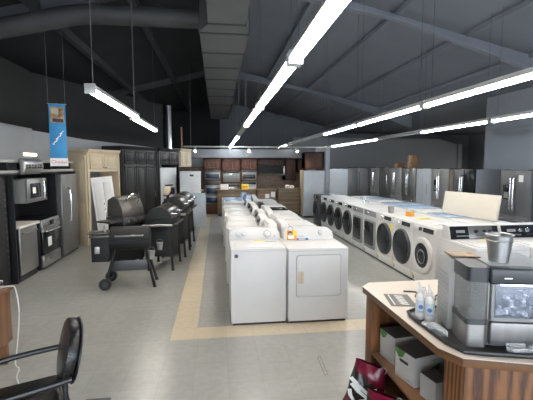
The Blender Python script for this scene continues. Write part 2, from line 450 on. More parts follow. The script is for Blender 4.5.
for x, ys, ms, where in rows:
    for k, (y, tm) in enumerate(zip(ys, ms)):
        strip(x, y, tm, '%s %s hanging strip light of the %s' % (order[k], 'unlit' if tm == 'tube_off' else 'lit', where))

# ------------------------------------------------------------------ top-load washers and dryers
CON = [(-.335, 0), (-.330, .075), (-.318, .105), (-.295, .130), (-.262, .145), (-.2, .15), (.2, .15), (.262, .145), (.295, .130), (.318, .105), (.330, .075), (.335, 0)]
def console(t, mt='enamel', dark=None, knobs='two', z=.925):
    m = MB(); m.prism(CON, 'y', .50, .655, mt, .006, shear=.0)
    for v in m.bm.verts:
        if v.co.y < .58: v.co.y += v.co.z*.35
        v.co.z += z
    m.build('console', t)
    tilt = Matrix.Translation((0, .495, z)) @ Matrix.Rotation(-math.atan(.35), 4, 'X')
    if dark:
        m = MB(); m.prism(rrect(-.26, .28, .02, .135, .012), 'y', -.004, .003, dark, xf=tilt); m.build('control_panel', t)
    if knobs == 'two':
        for x in (-.215, -.140):
            m = MB(); m.lathe([(.026, .002), (.026, -.003), (.020, -.004), (.018, -.022), (0, -.023)], 'white_plastic', (x, 0, .085), axis='y', xf=tilt)
            m.torus((x, -.002, .085), .027, .003, 'grey_line', xf=tilt, n=24, k=6); m.build('knob', t)
        m = MB(); m.lathe([(.043, .002), (.043, -.004), (.034, -.006), (.031, -.026), (0, -.028)], 'white_plastic', (.165, 0, .083), axis='y', xf=tilt)
        m.torus((.165, -.003, .083), .044, .004, 'grey_line', xf=tilt, n=28, k=6)
        m.box(.163, .167, -.032, -.027, .085, .108, 'grey_line', xf=tilt); m.build('cycle_dial', t)
        m = MB(); m.cyl((.262, .002, .05), (.262, -.004, .05), .010, 'grey_line', xf=tilt); m.build('button', t)
        m = MB(); m.box(-.215, -.165, -.003, .001, .040, .047, 'grey_line', xf=tilt); m.build('printed_mark', t)
    elif knobs == 'one':
        m = MB(); m.lathe([(.024, .002), (.024, -.004), (.019, -.006), (.017, -.024), (0, -.025)], 'white_plastic', (.155, 0, .100), axis='y', xf=tilt)
        m.torus((.155, -.003, .100), .026, .004, 'grey_line', xf=tilt, n=24, k=6); m.build('cycle_dial', t)
        m = MB(); m.box(.135, .175, -.003, .001, .058, .064, 'grey_line', xf=tilt); m.build('printed_mark', t)
    elif knobs == 'panel':
        m = MB(); m.lathe([(.036, .002), (.036, -.006), (.028, -.008), (.026, -.026), (0, -.028)], 'black', (.15, 0, .08), axis='y', xf=tilt); m.build('cycle_dial', t)
    return tilt
def cabinet(t, w, d, h, mt, lid=True, lidm=None):
    m = MB(); m.box(-w/2, w/2, 0, d, .025, h, mt, .012)
    m.box(-w/2+.02, w/2-.02, .02, d-.02, 0, .03, 'black'); m.build('cabinet', t)
    m = MB(); m.box(-w/2-.002, w/2+.002, -.003, d, h-.034, h-.031, 'grey_line'); m.build('deck_seam', t)
    if lid:
        m = MB(); m.box(-w/2+.05, w/2-.05, .025, .475, h-.003, h+.012, lidm or mt, .006); m.build('lid', t)
def washer(label, loc, rz, style='knob', group=None):
    t = thing('top_load_washer', label, 'washing machine', loc, rz, group)
    cabinet(t, .66, .66, .925, 'enamel', True, {'film': 'film', 'black': 'black_gloss'}.get(style))
    if style == 'knob': console(t)
    elif style == 'film': console(t, 'film', None, None)
    elif style == 'black': console(t, 'black', 'black_gloss', 'panel')
    elif style == 'plain': console(t, 'enamel', None, 'two')
    else: console(t, 'enamel', 'black_gloss', 'panel')
    return t
def badge(t, x, z, mt, r=.021):
    m = MB(); m.cyl((x, .002, z), (x, -.004, z), r, mt, n=20); m.torus((x, -.003, z), r*.95, .003, 'grey_line', n=20, k=5); m.build('round_sticker', t)
YF = 4.42
w0 = washer('white top-load washer with three dials and yellow lid sticker, front left of centre rows', (.478, YF, 0), 0)
badge(w0, -.265, .84, 'graphite', .024)
m = MB(); m.box(-.02, .13, .39, .45, .9365, .9385, 'yellow'); m.build('yellow_sticker', w0)
m = MB(); m.box(.12, .26, .32, .36, .9365, .938, 'grey_line'); m.build('printed_label', w0)
d0 = thing('tumble_dryer', 'white dryer with square front door and orange hang tag, beside the front washer', 'dryer', (1.195, YF-.02, 0), 0)
cabinet(d0, .735, .68, .915, 'enamel', False)
console(d0, 'enamel', None, 'one', .915)
m = MB(); m.prism(rrect(-.275, .275, .325, .835, .035), 'y', -.006, .01, 'grey_line'); m.prism(rrect(-.268, .268, .332, .828, .032), 'y', -.014, .01, 'enamel', .003); do = m.build('door', d0)
m = MB(); m.prism(rrect(-.255, -.185, .49, .64, .012), 'y', -.018, -.006, 'cream')
m.prism(rrect(-.249, -.222, .497, .633, .01), 'y', -.022, -.010, 'cream', .002); m.box(-.217, -.213, -.0195, -.017, .50, .63, 'grey_line'); m.box(-.215, -.191, -.017, -.0165, .50, .63, 'white_plastic'); m.build('handle', do)
badge(d0, -.225, .775, 'brown_badge', .024)
tl = Matrix.Translation((0, .495, .915)) @ Matrix.Rotation(-math.atan(.35), 4, 'X')
m = MB(); m.box(-.30, -.17, -.034, -.030, .004, .125, 'orange', xf=tl); m.prism(rrect(-.285, -.225, .062, .118, .027), 'y', -.037, -.034, 'brown_badge', xf=tl)
m.box(-.275, -.235, -.039, -.037, .062, .092, 'beige_card', xf=tl); m.box(-.285, -.205, -.038, -.034, .018, .06, 'paper', xf=tl)
m.box(-.215, -.175, -.036, -.034, .06, .12, 'yellow', xf=tl); tg = m.build('hang_tag', d0)
m = MB(); m.torus((-.245, -.022, .145), .034, .003, 'blue_label', xf=tl, n=24, k=6); m.build('cord_loop', tg)
m = MB(); m.box(-.165, -.01, -.004, 0, .0, .028, 'blue_label', xf=tl); m.box(-.14, -.05, -.0045, -.004, .008, .02, 'paper', xf=tl); m.build('blue_label', d0)
m = MB(); m.box(-.15, -.07, -.003, 0, .048, .058, 'grey_line', xf=tl); m.build('printed_mark', d0)

# rows behind them
protos = {}
def row_unit(style, loc, rz, label, group):
    if style not in protos: protos[style] = washer(label, loc, rz, style, group); return protos[style]
    return dup(protos[style], loc, rz, label, group)
nth = ['first', 'second', 'third', 'fourth', 'fifth', 'sixth', 'seventh', 'eighth', 'ninth']
LS = ['knobs', 'panel', 'panel', 'panel', 'panel', 'panel', 'film', 'film']
for k in range(8):
    y = 5.58+.71*k
    st = {'knobs': 'plain', 'panel': 'panel', 'film': 'film'}[LS[k]]
    tx = {'knobs': 'white top-load washer with dials', 'panel': 'white top-load washer with dark control panel', 'film': 'top-load washer under blue protective film'}[LS[k]]
    row_unit(st, (.15+(.02, -.01, .03, 0, .015, -.015, .02, -.02)[k], y, 0), LEFT+R((1.5, -1, .8, -1.6, 1, -.6, 1.5, 0)[k]), '%s, %s behind the front washer, facing left' % (tx, nth[k]), 'left-facing washers in the centre block').scale.z = 1.07 if st == 'film' else 1.0
RS = ['panel', 'plain', 'panel', 'plain', 'black', 'panel', 'plain', 'panel']
for k in range(8):
    y = 5.58+.71*k
    st = RS[k]
    tx = {'plain': 'white top-load machine with dials', 'panel': 'white top-load machine with dark control panel', 'black': 'black-topped top-load machine'}[st]
    row_unit(st, (1.57-(.02, -.01, .03, 0, .015, -.015, .02, -.02)[k], y, 0), RIGHT+R((-1, 1.2, -.8, 1, -1.4, .6, -1, 1)[k]), '%s, %s behind the front dryer, facing right' % (tx, nth[k]), 'right-facing machines in the centre block')

# ------------------------------------------------------------------ front-load machines
def front_loader(label, loc, rz, style, group):
    body = 'graphite' if style == 'graphite' else 'enamel'
    t = thing('front_load_washer', label, 'washing machine', loc, rz, group)
    w, d, h = .68, .76, .97
    m = MB(); m.box(-w/2, w/2, .012, d, .03, h, body, .014); m.box(-w/2+.02, w/2-.02, .03, d-.02, 0, .03, 'black'); m.build('cabinet', t)
    m = MB(); m.prism([(0, .835), (.012, .965), (.05, .968), (.05, .835)], 'x', -.335, .335, body, .004); m.build('control_fascia', t)
    tf = Matrix.Translation((0, -.001, .84)) @ Matrix.Rotation(-R(5), 4, 'X')
    m = MB(); m.prism(rrect(-.02, .27, .028, .098, .012), 'y', -.003, .004, 'black_gloss', xf=tf); m.build('display', t)
    m = MB(); m.lathe([(.030, .004), (.030, -.012), (.024, -.024), (0, -.025)], 'chrome' if style != 'white_ring' else 'black', (-.09, 0, .062), axis='y', xf=tf); m.build('cycle_dial', t)
    m = MB(); m.prism(rrect(-.32, -.16, .03, .1, .008), 'y', -.002, .004, 'white_plastic' if body == 'enamel' else 'graphite', .001, xf=tf); m.build('detergent_drawer', t)
    c = (0, 0, .50)
    if style == 'white_ring':
        m = MB(); m.lathe([(.285, .02), (.285, -.012), (.270, -.030), (.225, -.038), (.195, -.026), (.19, .01)], 'enamel', c, axis='y', n=40); o = m.build('door_ring', t)
        m = MB(); m.lathe([(.197, -.02), (.19, -.028), (.178, -.02), (.172, .02)], 'black', c, axis='y', n=36); m.build('gasket', o)
        m = MB(); m.lathe([(.172, .0), (.16, -.012), (.10, -.03), (0, -.038)], 'door_glass', c, axis='y', n=36); m.build('door_glass', o)
        m = MB(); m.torus((.01, -.035, .48), .105, .007, 'grey_panel', n=28, k=6); m.build('drum_rim', o)
    elif style == 'square':
        m = MB(); m.prism(rrect(-.28, .28, .17, .76, .05), 'y', -.02, .02, 'grey_panel', .006); o = m.build('door', t)
        m = MB(); m.prism(rrect(-.235, .235, .24, .72, .06), 'y', -.028, -.012, 'door_glass', .004); m.build('door_glass', o)
        m = MB(); m.prism(rrect(-.30, .30, .845, .955, .012), 'y', -.006, .012, 'grey_panel', .001); m.build('dark_fascia', t)
        m = MB(); m.box(-.26, -.235, -.034, -.018, .4, .56, 'chrome', .004); m.build('handle', o)
    else:
        ringm = 'graphite'
        m = MB(); m.lathe([(.305, .02), (.305, -.01), (.297, -.024), (.285, -.030), (.278, -.012)], ringm, c, axis='y', n=40); o = m.build('door_ring', t)
        m = MB(); m.lathe([(.286, -.012), (.278, -.032), (.21, -.048), (.10, -.058), (0, -.060)], 'door_glass', c, axis='y', n=36); m.build('door_glass', o)
        m = MB(); m.prism(rrect(.225, .262, .44, .56, .01), 'y', -.05, -.02, 'black', .004); m.build('handle', o)
    m = MB(); m.box(-.30, .30, .006, .02, .05, .16, body, .004); m.build('toe_panel', t)
    m = MB(); m.prism(rrect(-.29, -.25, .06, .11, .008), 'y', .0, .012, 'grey_line', .001); m.build('filter_cover', t)
    return t
FS = ['white_ring', 'round', 'round', 'square', 'square', 'round', 'round', 'round', 'round', 'graphite']
FL = ['white front-load washer with thick white door ring, nearest of its row',
 'white front-load washer with big dark round door, next to the white-ringed washer',
 'white front-load machine with big dark round door, third from the near end',
 'white front-load machine with squarish dark door window, nearer of the two',
 'white front-load machine with squarish dark door window, further of the two',
 'white round-door front-load machine just beyond the square-window pair',
 'white round-door front-load machine second beyond the square-window pair',
 'white round-door front-load machine third beyond the square-window pair',
 'white round-door front-load machine standing against the graphite one',
 'dark graphite front-load machine at the far end of the row']
fp = {}
FLW = []
for k, (s, l) in enumerate(zip(FS, FL)):
    loc = (3.16 if k < 9 else 3.10, 5.53+.70*k, 0)
    if s not in fp: fp[s] = o = front_loader(l, loc, LEFT, s, 'front-load machines facing the centre aisle')
    else: o = dup(fp[s], loc, LEFT, l)
    FLW.append(o)
for k in (0, 1, 2):          # yellow energy labels and papers differ from machine to machine
    m = MB(); m.box(-.325, -.29, -.004, .012, .10, .15, 'yellow'); m.build('yellow_sticker', FLW[k])
m = MB(); m.box(.24, .31, -.002, .012, .73, .81, 'yellow'); m.build('yellow_sticker', FLW[2])
# machines behind, backs to the row
for k in range(8):
    film = k in (1, 3, 4, 6)
    tx = 'white machine with blue film over its top' if film else 'bare white machine'
    o = dup(fp['round'], (4.76, 5.9+.70*k, 0), RIGHT, '%s, %s from near end behind the front-load row' % (tx, nth[k]), 'machines behind the front-load row')
    if film:
        m = MB(); m.box(-.33, .33, .02, .75, .971, .985, 'film', .005); m.build('protective_film', o)
# things lying on the front loaders
t = thing('tin_cup', 'small steel cup standing on the front-load machines', 'cup', (3.34, 7.05, .972))
m = MB(); m.lathe([(0, 0), (.05, 0), (.062, .13), (.058, .13), (.047, .01), (0, .01)], 'steel'); m.build('cup_body', t)
m = MB(); m.torus((0, 0, .13), .061, .005, 'steel', axis='z'); m.build('rim', t)
m = MB()
for i in range(10):
    a = random.uniform(0, 6.28); m.tube([(0, 0, .016), (.04*math.cos(a), .04*math.sin(a), .17), (.08*math.cos(a), .08*math.sin(a), .02+random.random()*.1)], .012, 'clear', n=6)
tag(m.build('plastic_wrap', loc=(3.45, 8.6, .968)), 'crumpled clear plastic wrap on top of the front-load machines', 'plastic wrap')
m = MB(); m.box(0, .1, 0, .12, 0, .08, 'orange', .004); m.box(.02, .08, -.001, .05, .08, .13, 'cream', .01)
tag(m.build('sample_pack', loc=(3.45, 6.50, .972), rotz=.3), 'small orange and cream pack lying on a front-load machine', 'package')
for i, (px, py, r_) in enumerate(((3.55, 6.2, .3), (3.5, 5.55, -.2))):
    m = MB(); m.box(-.13, .13, -.09, .09, 0, .004, 'yellow' if i == 0 else 'paper')
    m.box(-.1, .1, -.06, .02, .004, .005, 'beige_card')
    tag(m.build('leaflet', loc=(px, py, .971), rotz=r_), ['yellow printed leaflet on top of the second front-load washer', 'white printed leaflet on top of the nearest front-load washer'][i], 'leaflet')
# cream board standing on the machines
t = thing('cream_board', 'large cream board standing upright behind the dark-console washers', 'board', (4.39, 6.25, .99), R(-80))
m = MB(); m.box(-.60, .60, -.02, .02, 0, .42, 'cream_board', .004, xf=Matrix.Rotation(R(-8), 4, 'X')); m.build('board_panel', t)

# commercial washers facing the viewer
def commercial(label, x, dials, steel):
    t = thing('commercial_washer', label, 'washing machine', (x, 3.97, 0), 0, 'washers with dark consoles')
    cabinet(t, .68, .70, .95, 'enamel', True)
    m = MB(); m.prism([(.50, .95), (.555, 1.13), (.69, 1.13), (.69, .95)], 'x', -.335, .335, 'enamel', .006); m.build('console', t)
    tf = Matrix.Translation((0, .5, .95)) @ Matrix.Rotation(-math.atan(.055/.18), 4, 'X')
    m = MB(); m.box(-.33, .33, -.006, 0, .012, .176, 'black_gloss', xf=tf)
    if steel: m.box(-.08, .25, -.008, -.005, .016, .172, 'steel_mid', .001, xf=tf)
    o = m.build('control_panel', t)
    for dx, r in dials:
        m = MB(); m.lathe([(r, 0), (r, -.02), (r*.8, -.034), (0, -.035)], 'black' if steel else 'chrome', (dx, -.006, .105), axis='y', xf=tf); m.build('dial', o)
    m = MB(); m.box(-.25, -.13, -.008, -.006, .09, .125, 'grey_panel', xf=tf); m.box(-.25, -.06, -.008, -.006, .045, .055, 'grey_panel', xf=tf)
    m.box(.02, .12, -.010, -.008, .05, .058, 'black', xf=tf); m.build('printed_mark', o)
    m = MB(); m.box(.02, .22, .34, .43, .963, .966, 'yellow'); m.box(.08, .2, .37, .40, .966, .9665, 'black'); m.build('yellow_sticker', t)
    return t
commercial('white washer with brushed dark console and three black dials, behind the ice maker', 3.26, [(.02, .022), (.13, .017), (.21, .017)], True)
commercial('white washer with black console and chrome dials, behind the steel bucket', 3.97, [(-.08, .026), (.02, .03), (.2, .02)], False)

# ------------------------------------------------------------------ refrigerators
def handle_bar(m, x, z0, z1, y=-.075, mt='chrome'):
    m.tube([(x, -.02, z0), (x, y, z0+.05), (x, y-.012, (z0+z1)/2), (x, y, z1-.05), (x, -.02, z1)], .014, mt, n=8)
def fridge(label, loc, rz, w=.9, h=1.78, d=.76, front='steel_dark', side='grey_side', style='french', dispenser=False, right=None, group=None, note=False, hm='chrome', hx=None):
    t = thing('refrigerator', label, 'refrigerator', loc, rz, group)
    m = MB(); m.box(-w/2, w/2, .07, d, .05, h-.02, side, .006); m.box(-w/2+.03, w/2-.03, .09, d-.03, 0, .06, 'black')
    for sx in (-1, 1): m.box(sx*(w/2-.06)-.05, sx*(w/2-.06)+.05, .02, .18, h-.022, h, 'black', .004)
    m.build('body', t)
    if style == 'french':
        z0 = .68
        for sx in (-1, 1):
            x0, x1 = (-w/2, -.004) if sx < 0 else (.004, w/2)
            m = MB(); m.box(x0, x1, 0, .065, z0, h-.02, (right if right and sx > 0 else front), .008); o = m.build('door', t)
            m = MB(); handle_bar(m, sx*.045, z0+.12, h-.18, mt=hm); m.build('handle', o)
            if sx < 0 and dispenser:
                m = MB(); m.box(x0+.10, x0+.32, -.004, .01, 1.05, 1.42, 'black_gloss', .003); m.box(x0+.13, x0+.29, -.006, 0, 1.08, 1.24, 'grey_panel', .003); m.build('water_dispenser', o)
            if sx > 0 and note:
                m = MB(); m.box(.12, .26, -.003, 0, 1.50, 1.66, 'paper'); m.build('paper_note', o)
        m = MB(); m.box(-w/2, w/2, 0, .065, .07, z0-.008, front, .008); o = m.build('freezer_drawer', t)
        m = MB(); m.tube([(-w/2+.08, -.02, z0-.09), (-w/2+.12, -.07, z0-.09), (0, -.075, z0-.09), (w/2-.12, -.07, z0-.09), (w/2-.08, -.02, z0-.09)], .014, hm, n=8); m.build('handle', o)
    elif style == 'single':
        m = MB(); m.box(-w/2, w/2, 0, .065, .07, h-.02, front, .008); o = m.build('door', t)
        m = MB(); handle_bar(m, w/2-.07 if hx is None else hx, .75, h-.3, mt=hm); m.build('handle', o)
    elif style == 'bare':
        m = MB(); m.box(-w/2, w/2, 0, .065, .07, h-.02, front, .01); o = m.build('door', t)
    elif style == 'bottom':
        m = MB(); m.box(-w/2, w/2, 0, .065, .62, h-.02, front, .008); o = m.build('door', t)
        m = MB(); handle_bar(m, -w/2+.07, .78, h-.25, mt=hm); m.build('handle', o)
        m = MB(); m.box(-w/2, w/2, 0, .065, .07, .612, front, .008); m.build('freezer_drawer', t)
    return t
G = 'refrigerators along the right wall'
FX = 7.1
fridge('dark french-door refrigerator with white note, nearest along the right wall', (FX, 8.42, 0), LEFT, .94, 1.79, .8, 'steel_black', 'graphite', 'french', True, None, G, True)
fridge('refrigerator with grey side panel and dark doors, second along the right wall', (FX, 10.38, 0), LEFT, .95, 1.79, .8, 'steel_black', 'grey_side', 'french', False, 'black_gloss', G)
fridge('stainless dispenser refrigerator with beige side, beyond the grey-sided one', (FX, 11.55, 0), LEFT, .9, 1.79, .8, 'steel_dark', 'beige_card', 'french', True, None, G)
t = fridge('tall refrigerator wrapped in pale blue-white film, between stainless ones', (FX, 12.55, 0), LEFT, .95, 1.79, .8, 'enamel_cool', 'enamel_cool', 'bare', group=G)
m = MB(); m.box(-.07, -.055, -.004, .002, .5, 1.5, 'grey_side'); m.box(.2, .24, -.004, .002, .9, 1.25, 'grey_side'); m.build('printed_mark', t)
fridge('stainless side fridge just beyond the pale wrapped one, cartons on top', (FX, 13.6, 0), LEFT, .95, 1.79, .8, 'steel', 'grey_side', 'french', group=G)
fridge('stainless refrigerator under the low carton, second past the wrapped one', (FX, 14.65, 0), LEFT, .92, 1.79, .8, 'steel_dark', 'grey_side', 'french', group=G)
fridge('stainless refrigerator with upright bar handle, third past the wrapped one', (FX, 15.7, 0), LEFT, .92, 1.79, .8, 'steel', 'steel_dark', 'single', group=G)
fridge('brownish steel refrigerator, fourth past the wrapped one', (FX, 16.75, 0), LEFT, .92, 1.79, .8, 'steel_dark', 'grey_side', 'french', group=G)
fridge('dark refrigerator, fifth past the wrapped one', (FX, 17.8, 0), LEFT, .92, 1.79, .8, 'steel_black', 'graphite', 'single', group=G)
fridge('dark refrigerator, sixth past the wrapped one', (FX, 18.9, 0), LEFT, .95, 1.79, .8, 'steel_black', 'graphite', 'bottom', group=G)
fridge('black refrigerator, farthest along the right wall', (FX, 20.0, 0), LEFT, .95, 1.78, .8, 'black', 'black', 'bottom', group=G, hm='black')
for k, (y, z, s, l) in enumerate(((14.1, 1.795, .32, 'cardboard carton on the stainless refrigerator, bottom of the stack'), (14.08, 2.035, .28, 'cardboard carton at the top of the stack on a refrigerator'), (15.2, 1.795, .3, 'low cardboard carton alone on a stainless refrigerator'))):
    m = MB(); h = .235 if k < 2 else .17
    m.box(-s/2, s/2, -s/2, s/2, 0, h, 'cardboard', .004); o = m.build('carton', loc=(7.5, y, z), rotz=.1*k)
    m = MB(); m.box(-s/2-.001, s/2+.001, -.03, .03, h*.0, h+.001, 'beige_card'); m.build('tape', o); tag(o, l, 'box', 'cartons on the refrigerators')
# pale bare refrigerators by the kitchen
fridge('pale grey bare refrigerator at the right end of the kitchen, the nearer one', (3.47, 13.5, 0), 0, .76, 1.72, .70, 'enamel_cool', 'cream', 'bare', group='pale refrigerators by the kitchen')
fridge('pale grey bare refrigerator to the right of the nearer pale one', (4.83, 14.9, 0), 0, .74, 1.76, .70, 'enamel_cool', 'enamel_cool', 'bare', group='pale refrigerators by the kitchen')
fridge('tall navy refrigerator beyond the pale pair', (5.72, 15.2, 0), 0, .9, 1.78, .75, 'steel_black', 'black', 'french', hm='black')

# ------------------------------------------------------------------ appliance display on the left
XF = -3.15
t = thing('display_partition', 'black display surround with canopy rails around the left appliances', 'display stand', (XF, 0, 0))
m = MB(); m.box(-.76, -.72, 4.9, 9.2, 0, 1.74, 'black'); m.build('back_panel', t)
for y in (6.47, 8.09, 9.14):
    m = MB(); m.box(-.72, -.02, y, y+.035, 0, 1.74, 'black'); m.build('upright', t)
m = MB(); m.box(-.74, -.02, 4.9, 9.18, 1.745, 1.765, 'black'); m.build('canopy_board', t)
for z in (1.77, 1.94):
    m = MB(); m.box(-.74, -.05, 4.9, 9.18, z, z+.045, 'rail_grey', .004); m.build('canopy_rail', t)
for y in (5.0, 6.5, 8.1, 9.1):
    m = MB(); m.box(-.72, -.1, y, y+.03, 1.815, 1.94, 'black'); m.build('canopy_post', t)
t = thing('shop_sign', 'silver sign with dark wording above the microwave', 'sign', (XF+.02, 7.02, 1.745), RIGHT)
m = MB(); pr = [(.0, 0), (-.05, .05), (-.065, .13), (-.05, .21), (0, .265), (.03, .265), (.03, 0)]
m.prism(pr, 'x', -.33, .33, 'steel', .003); m.build('sign_face', t)
for i, wd in enumerate((.09, .06, .08, .05, .09, .07)):
    x = -.29+i*.1
    m = MB(); m.box(x, x+wd, -.068, -.055, .10, .165, 'black', .003); m.box(x+.02, x+wd-.02, -.0685, -.05, .12, .145, 'steel'); m.build('letter_mark', t)
for k, (y0, y1) in enumerate(((7.0, 7.55), (8.2, 8.75))):
    t = thing('cove_lamp', ['lit strip lamp on the wall above the silver sign', 'lit strip lamp on the wall beside the blue banner'][k], 'lamp', (-3.93, (y0+y1)/2+1.0*k*.3, 2.12))
    m = MB(); m.box(-.01, .0, -(y1-y0)/2, (y1-y0)/2, -.04, .04, 'housing'); m.build('lamp_base', t)
    m = MB(); m.box(0, .035, -(y1-y0)/2, (y1-y0)/2, -.03, .03, emit('lit_display_lamp_%d' % k, (1, .88, .68), 1.6), .01); m.build('diffuser', t)
# tall perforated display panel
t = thing('display_cabinet', 'tall black cabinet with a column of holes, at the left edge', 'cabinet', (XF-.1, 5.85, 0), RIGHT)
m = MB(); m.box(-.75, .58, 0, .6, 0, 1.73, 'black', .004); m.build('carcass', t)
m = MB(); m.box(-.75, .50, -.012, 0, .08, 1.70, 'black_wood', .003); m.build('door', t)
for i in range(14):
    m = MB(); m.box(.515, .545, -.004, .004, .25+i*.1, .275+i*.1, 'grey_panel', .003); m.build('slot', t)
# dishwasher, counter, range, microwave
t = thing('dishwasher', 'stainless dishwasher under a short white countertop', 'dishwasher', (XF, 6.86, 0), RIGHT)
m = MB(); m.box(-.30, .30, .03, .6, .0, .87, 'black'); m.build('body', t)
m = MB(); m.box(-.298, .298, 0, .03, .11, .865, 'steel', .006); o = m.build('door', t)
m = MB(); m.tube([(-.22, 0, .79), (-.2, -.045, .79), (0, -.055, .785), (.2, -.045, .79), (.22, 0, .79)], .012, 'steel', n=8); m.build('handle', o)
m = MB(); m.box(XF-.70, XF+.03, 6.51, 7.22, .88, .92, 'countertop', .006); tag(m.build('countertop'), 'short white countertop lying over the dishwasher', 'countertop')
t = thing('kitchen_range', 'stainless range with black oven door and white sticker', 'range', (XF+.02, 7.66, 0), RIGHT)
m = MB(); m.box(-.38, .38, .03, .65, .04, .9, 'black', .004); m.box(-.36, .36, .06, .6, 0, .05, 'black'); m.build('body', t)
m = MB(); m.box(-.385, .385, .02, .66, .9, .915, 'black_gloss', .003); m.build('cooktop', t)
m = MB(); m.prism([(-.035, .74), (-.01, .905), (.06, .905), (.06, .74)], 'x', -.38, .38, 'steel', .004); o = m.build('control_panel', t)
for x in (-.29, -.19, .19, .29):
    m = MB(); m.cyl((x, -.02, .83), (x, -.065, .835), .028, 'steel', .024, 16); m.build('knob', o)
m = MB(); m.box(-.09, .09, -.033, -.02, .79, .87, 'black_gloss', .002, xf=None); m.build('display', o)
m = MB(); m.box(-.375, .375, -.02, .03, .27, .735, 'black_gloss', .006); m.box(-.376, .376, -.021, .02, .685, .734, 'steel', .004); o = m.build('oven_door', t)
m = MB(); m.tube([(-.32, -.02, .70), (-.3, -.07, .70), (0, -.075, .70), (.3, -.07, .70), (.32, -.02, .70)], .014, 'chrome', n=8); m.build('handle', o)
m = MB(); m.box(-.18, -.02, -.0225, -.02, .40, .57, 'paper'); m.build('sticker', o)
m = MB(); m.box(-.375, .375, -.02, .03, .05, .262, 'steel', .006); o = m.build('storage_drawer', t)
m = MB(); m.tube([(-.2, -.02, .19), (-.15, -.05, .175), (.15, -.05, .175), (.2, -.02, .19)], .014, 'chrome', n=8); m.build('handle', o)
t = thing('microwave_oven', 'stainless microwave mounted above the range and dishwasher counter', 'microwave', (XF-.08, 7.42, 1.24), RIGHT)
m = MB(); m.box(-.38, .38, .02, .4, 0, .42, 'grey_panel', .004); m.build('body', t)
m = MB(); m.box(-.38, .20, -.015, .02, .005, .415, 'steel', .006); m.box(-.28, .12, -.018, -.01, .08, .34, 'black_gloss', .004); m.box(-.2, -.08, -.0195, -.017, .16, .27, 'paper'); o = m.build('door', t)
m = MB(); m.tube([(.165, -.015, .05), (.165, -.06, .08), (.165, -.06, .34), (.165, -.015, .37)], .013, 'chrome', n=8); m.build('handle', o)
m = MB(); m.box(.205, .38, -.015, .02, .005, .415, 'steel', .006); m.box(.225, .36, -.018, -.01, .06, .36, 'black_gloss', .003); m.build('keypad', t)
fridge('stainless single-door refrigerator beside the range, under the blue banner', (XF+.06, 8.62, 0), RIGHT, .90, 1.73, .72, 'steel_mid', 'graphite', 'single', hm='chrome', hx=-.22)
bpy.context.view_layer.update()
# banner
t = thing('hanging_banner', 'tall blue banner with a photo on top and white foot panel', 'banner', (-2.95, 7.75, 1.88), R(18))
m = MB(); m.box(-.14, .14, -.006, .006, 0, 1.15, 'blue', .002); m.build('banner_cloth', t)
m = MB(); m.box(-.115, .115, -.009, -.006, .80, 1.10, 'photo'); m.box(-.08, .10, -.0095, -.009, .82, .88, 'black'); m.box(-.1, .02, -.0096, -.009, .97, 1.07, 'beige_card'); m.build('printed_photo', t)
m = MB(); m.box(-.15, .15, -.010, .008, 0, .15, 'paper'); m.build('foot_panel', t)
lettering('lettering', 'Chiolux', .085, 'red', t, (0, -.0115, .075), (R(90), 0, 0), shear=.2)
m = MB()
m.tube([(-.09+.18*k/16+(.012 if k % 2 else -.012), -.008, .40+.26*k/16+(.014 if k % 3 == 0 else -.010)) for k in range(17)], .009, 'paper', n=6); m.build('script_line', t)
m = MB(); m.cyl((0, .012, 1.1), (0, .012, 1.17), .008, 'grey_panel', n=8); m.cyl((-.16, .01, 1.155), (.16, .01, 1.155), .008, 'grey_panel', n=8); m.cyl((-.14, .01, 1.155), (-.14, .01, ridge(-2.95)-1.9), .003, 'cable', n=5); m.cyl((.14, .01, 1.155), (.14, .01, ridge(-2.95)-1.9), .003, 'cable', n=5); m.build('hanging_rod', t)

# ------------------------------------------------------------------ cabinets along the angled wall
def panel_door(m, x0, x1, z0, z1, y, mt):
    m.box(x0, x1, y-.02, y, z0, z1, mt, .004)
    w = .055
    if x1-x0 > .2 and z1-z0 > .2:
        m.box(x0, x1, y-.03, y-.02, z0, z0+w, mt, .004); m.box(x0, x1, y-.03, y-.02, z1-w, z1, mt, .004)
        m.box(x0, x0+w, y-.03, y-.02, z0, z1, mt, .004); m.box(x1-w, x1, y-.03, y-.02, z0, z1, mt, .004)
        m.box(x0+w+.025, x1-w-.025, y-.028, y-.02, z0+w+.025, z1-w-.025, mt, .007)
def crown(m, x0, x1, y0, y1, z, mt):
    m.prism([(y0-.0, z-.02), (y0-.03, z+.02), (y0-.05, z+.07), (y1, z+.07), (y1, z-.02)], 'x', x0, x1, mt, .004)
# local frame: x along the wall line, front at y=0 facing -y (rotz=ang maps x to the wall direction)
def onwall(name, label, cat, s0, group=None):
    return thing(name, label, cat, (*dg(s0), 0), ang, group)
t = onwall('fridge_surround', 'tall cream cabinet surround with empty opening and two top doors', 'cabinet', 0)
m = MB(); m.box(0, .055, 0, .66, 0, 2.2, 'cream', .004); m.build('side_panel', t)
m = MB(); m.box(.98, 1.035, 0, .66, 0, 2.2, 'cream', .004); m.build('side_panel', t)
m = MB(); m.box(.055, .98, .02, .66, 1.74, 2.2, 'cream'); m.build('top_box', t)
m = MB(); crown(m, 0, 1.035, 0, .66, 2.2, 'cream'); m.build('crown_moulding', t)
for a, b in ((.075, .51), (.525, .96)):
    m = MB(); panel_door(m, a, b, 1.80, 2.15, .02, 'cream'); o = m.build('door', t)
    m = MB(); kx = b-.04 if a < .3 else a+.04
    m.cyl((kx, -.01, 1.84), (kx, -.035, 1.84), .012, 'steel', n=10); m.build('knob', o)
m = MB(); m.box(.055, .98, .63, .66, 0, 1.74, 'grey_side'); m.build('back_panel', t)
t = thing('cream_side_panel', 'wide cream panelled end unit beside the cream surround', 'cabinet', (*dg(-.03, .62), 0), ang+R(90))
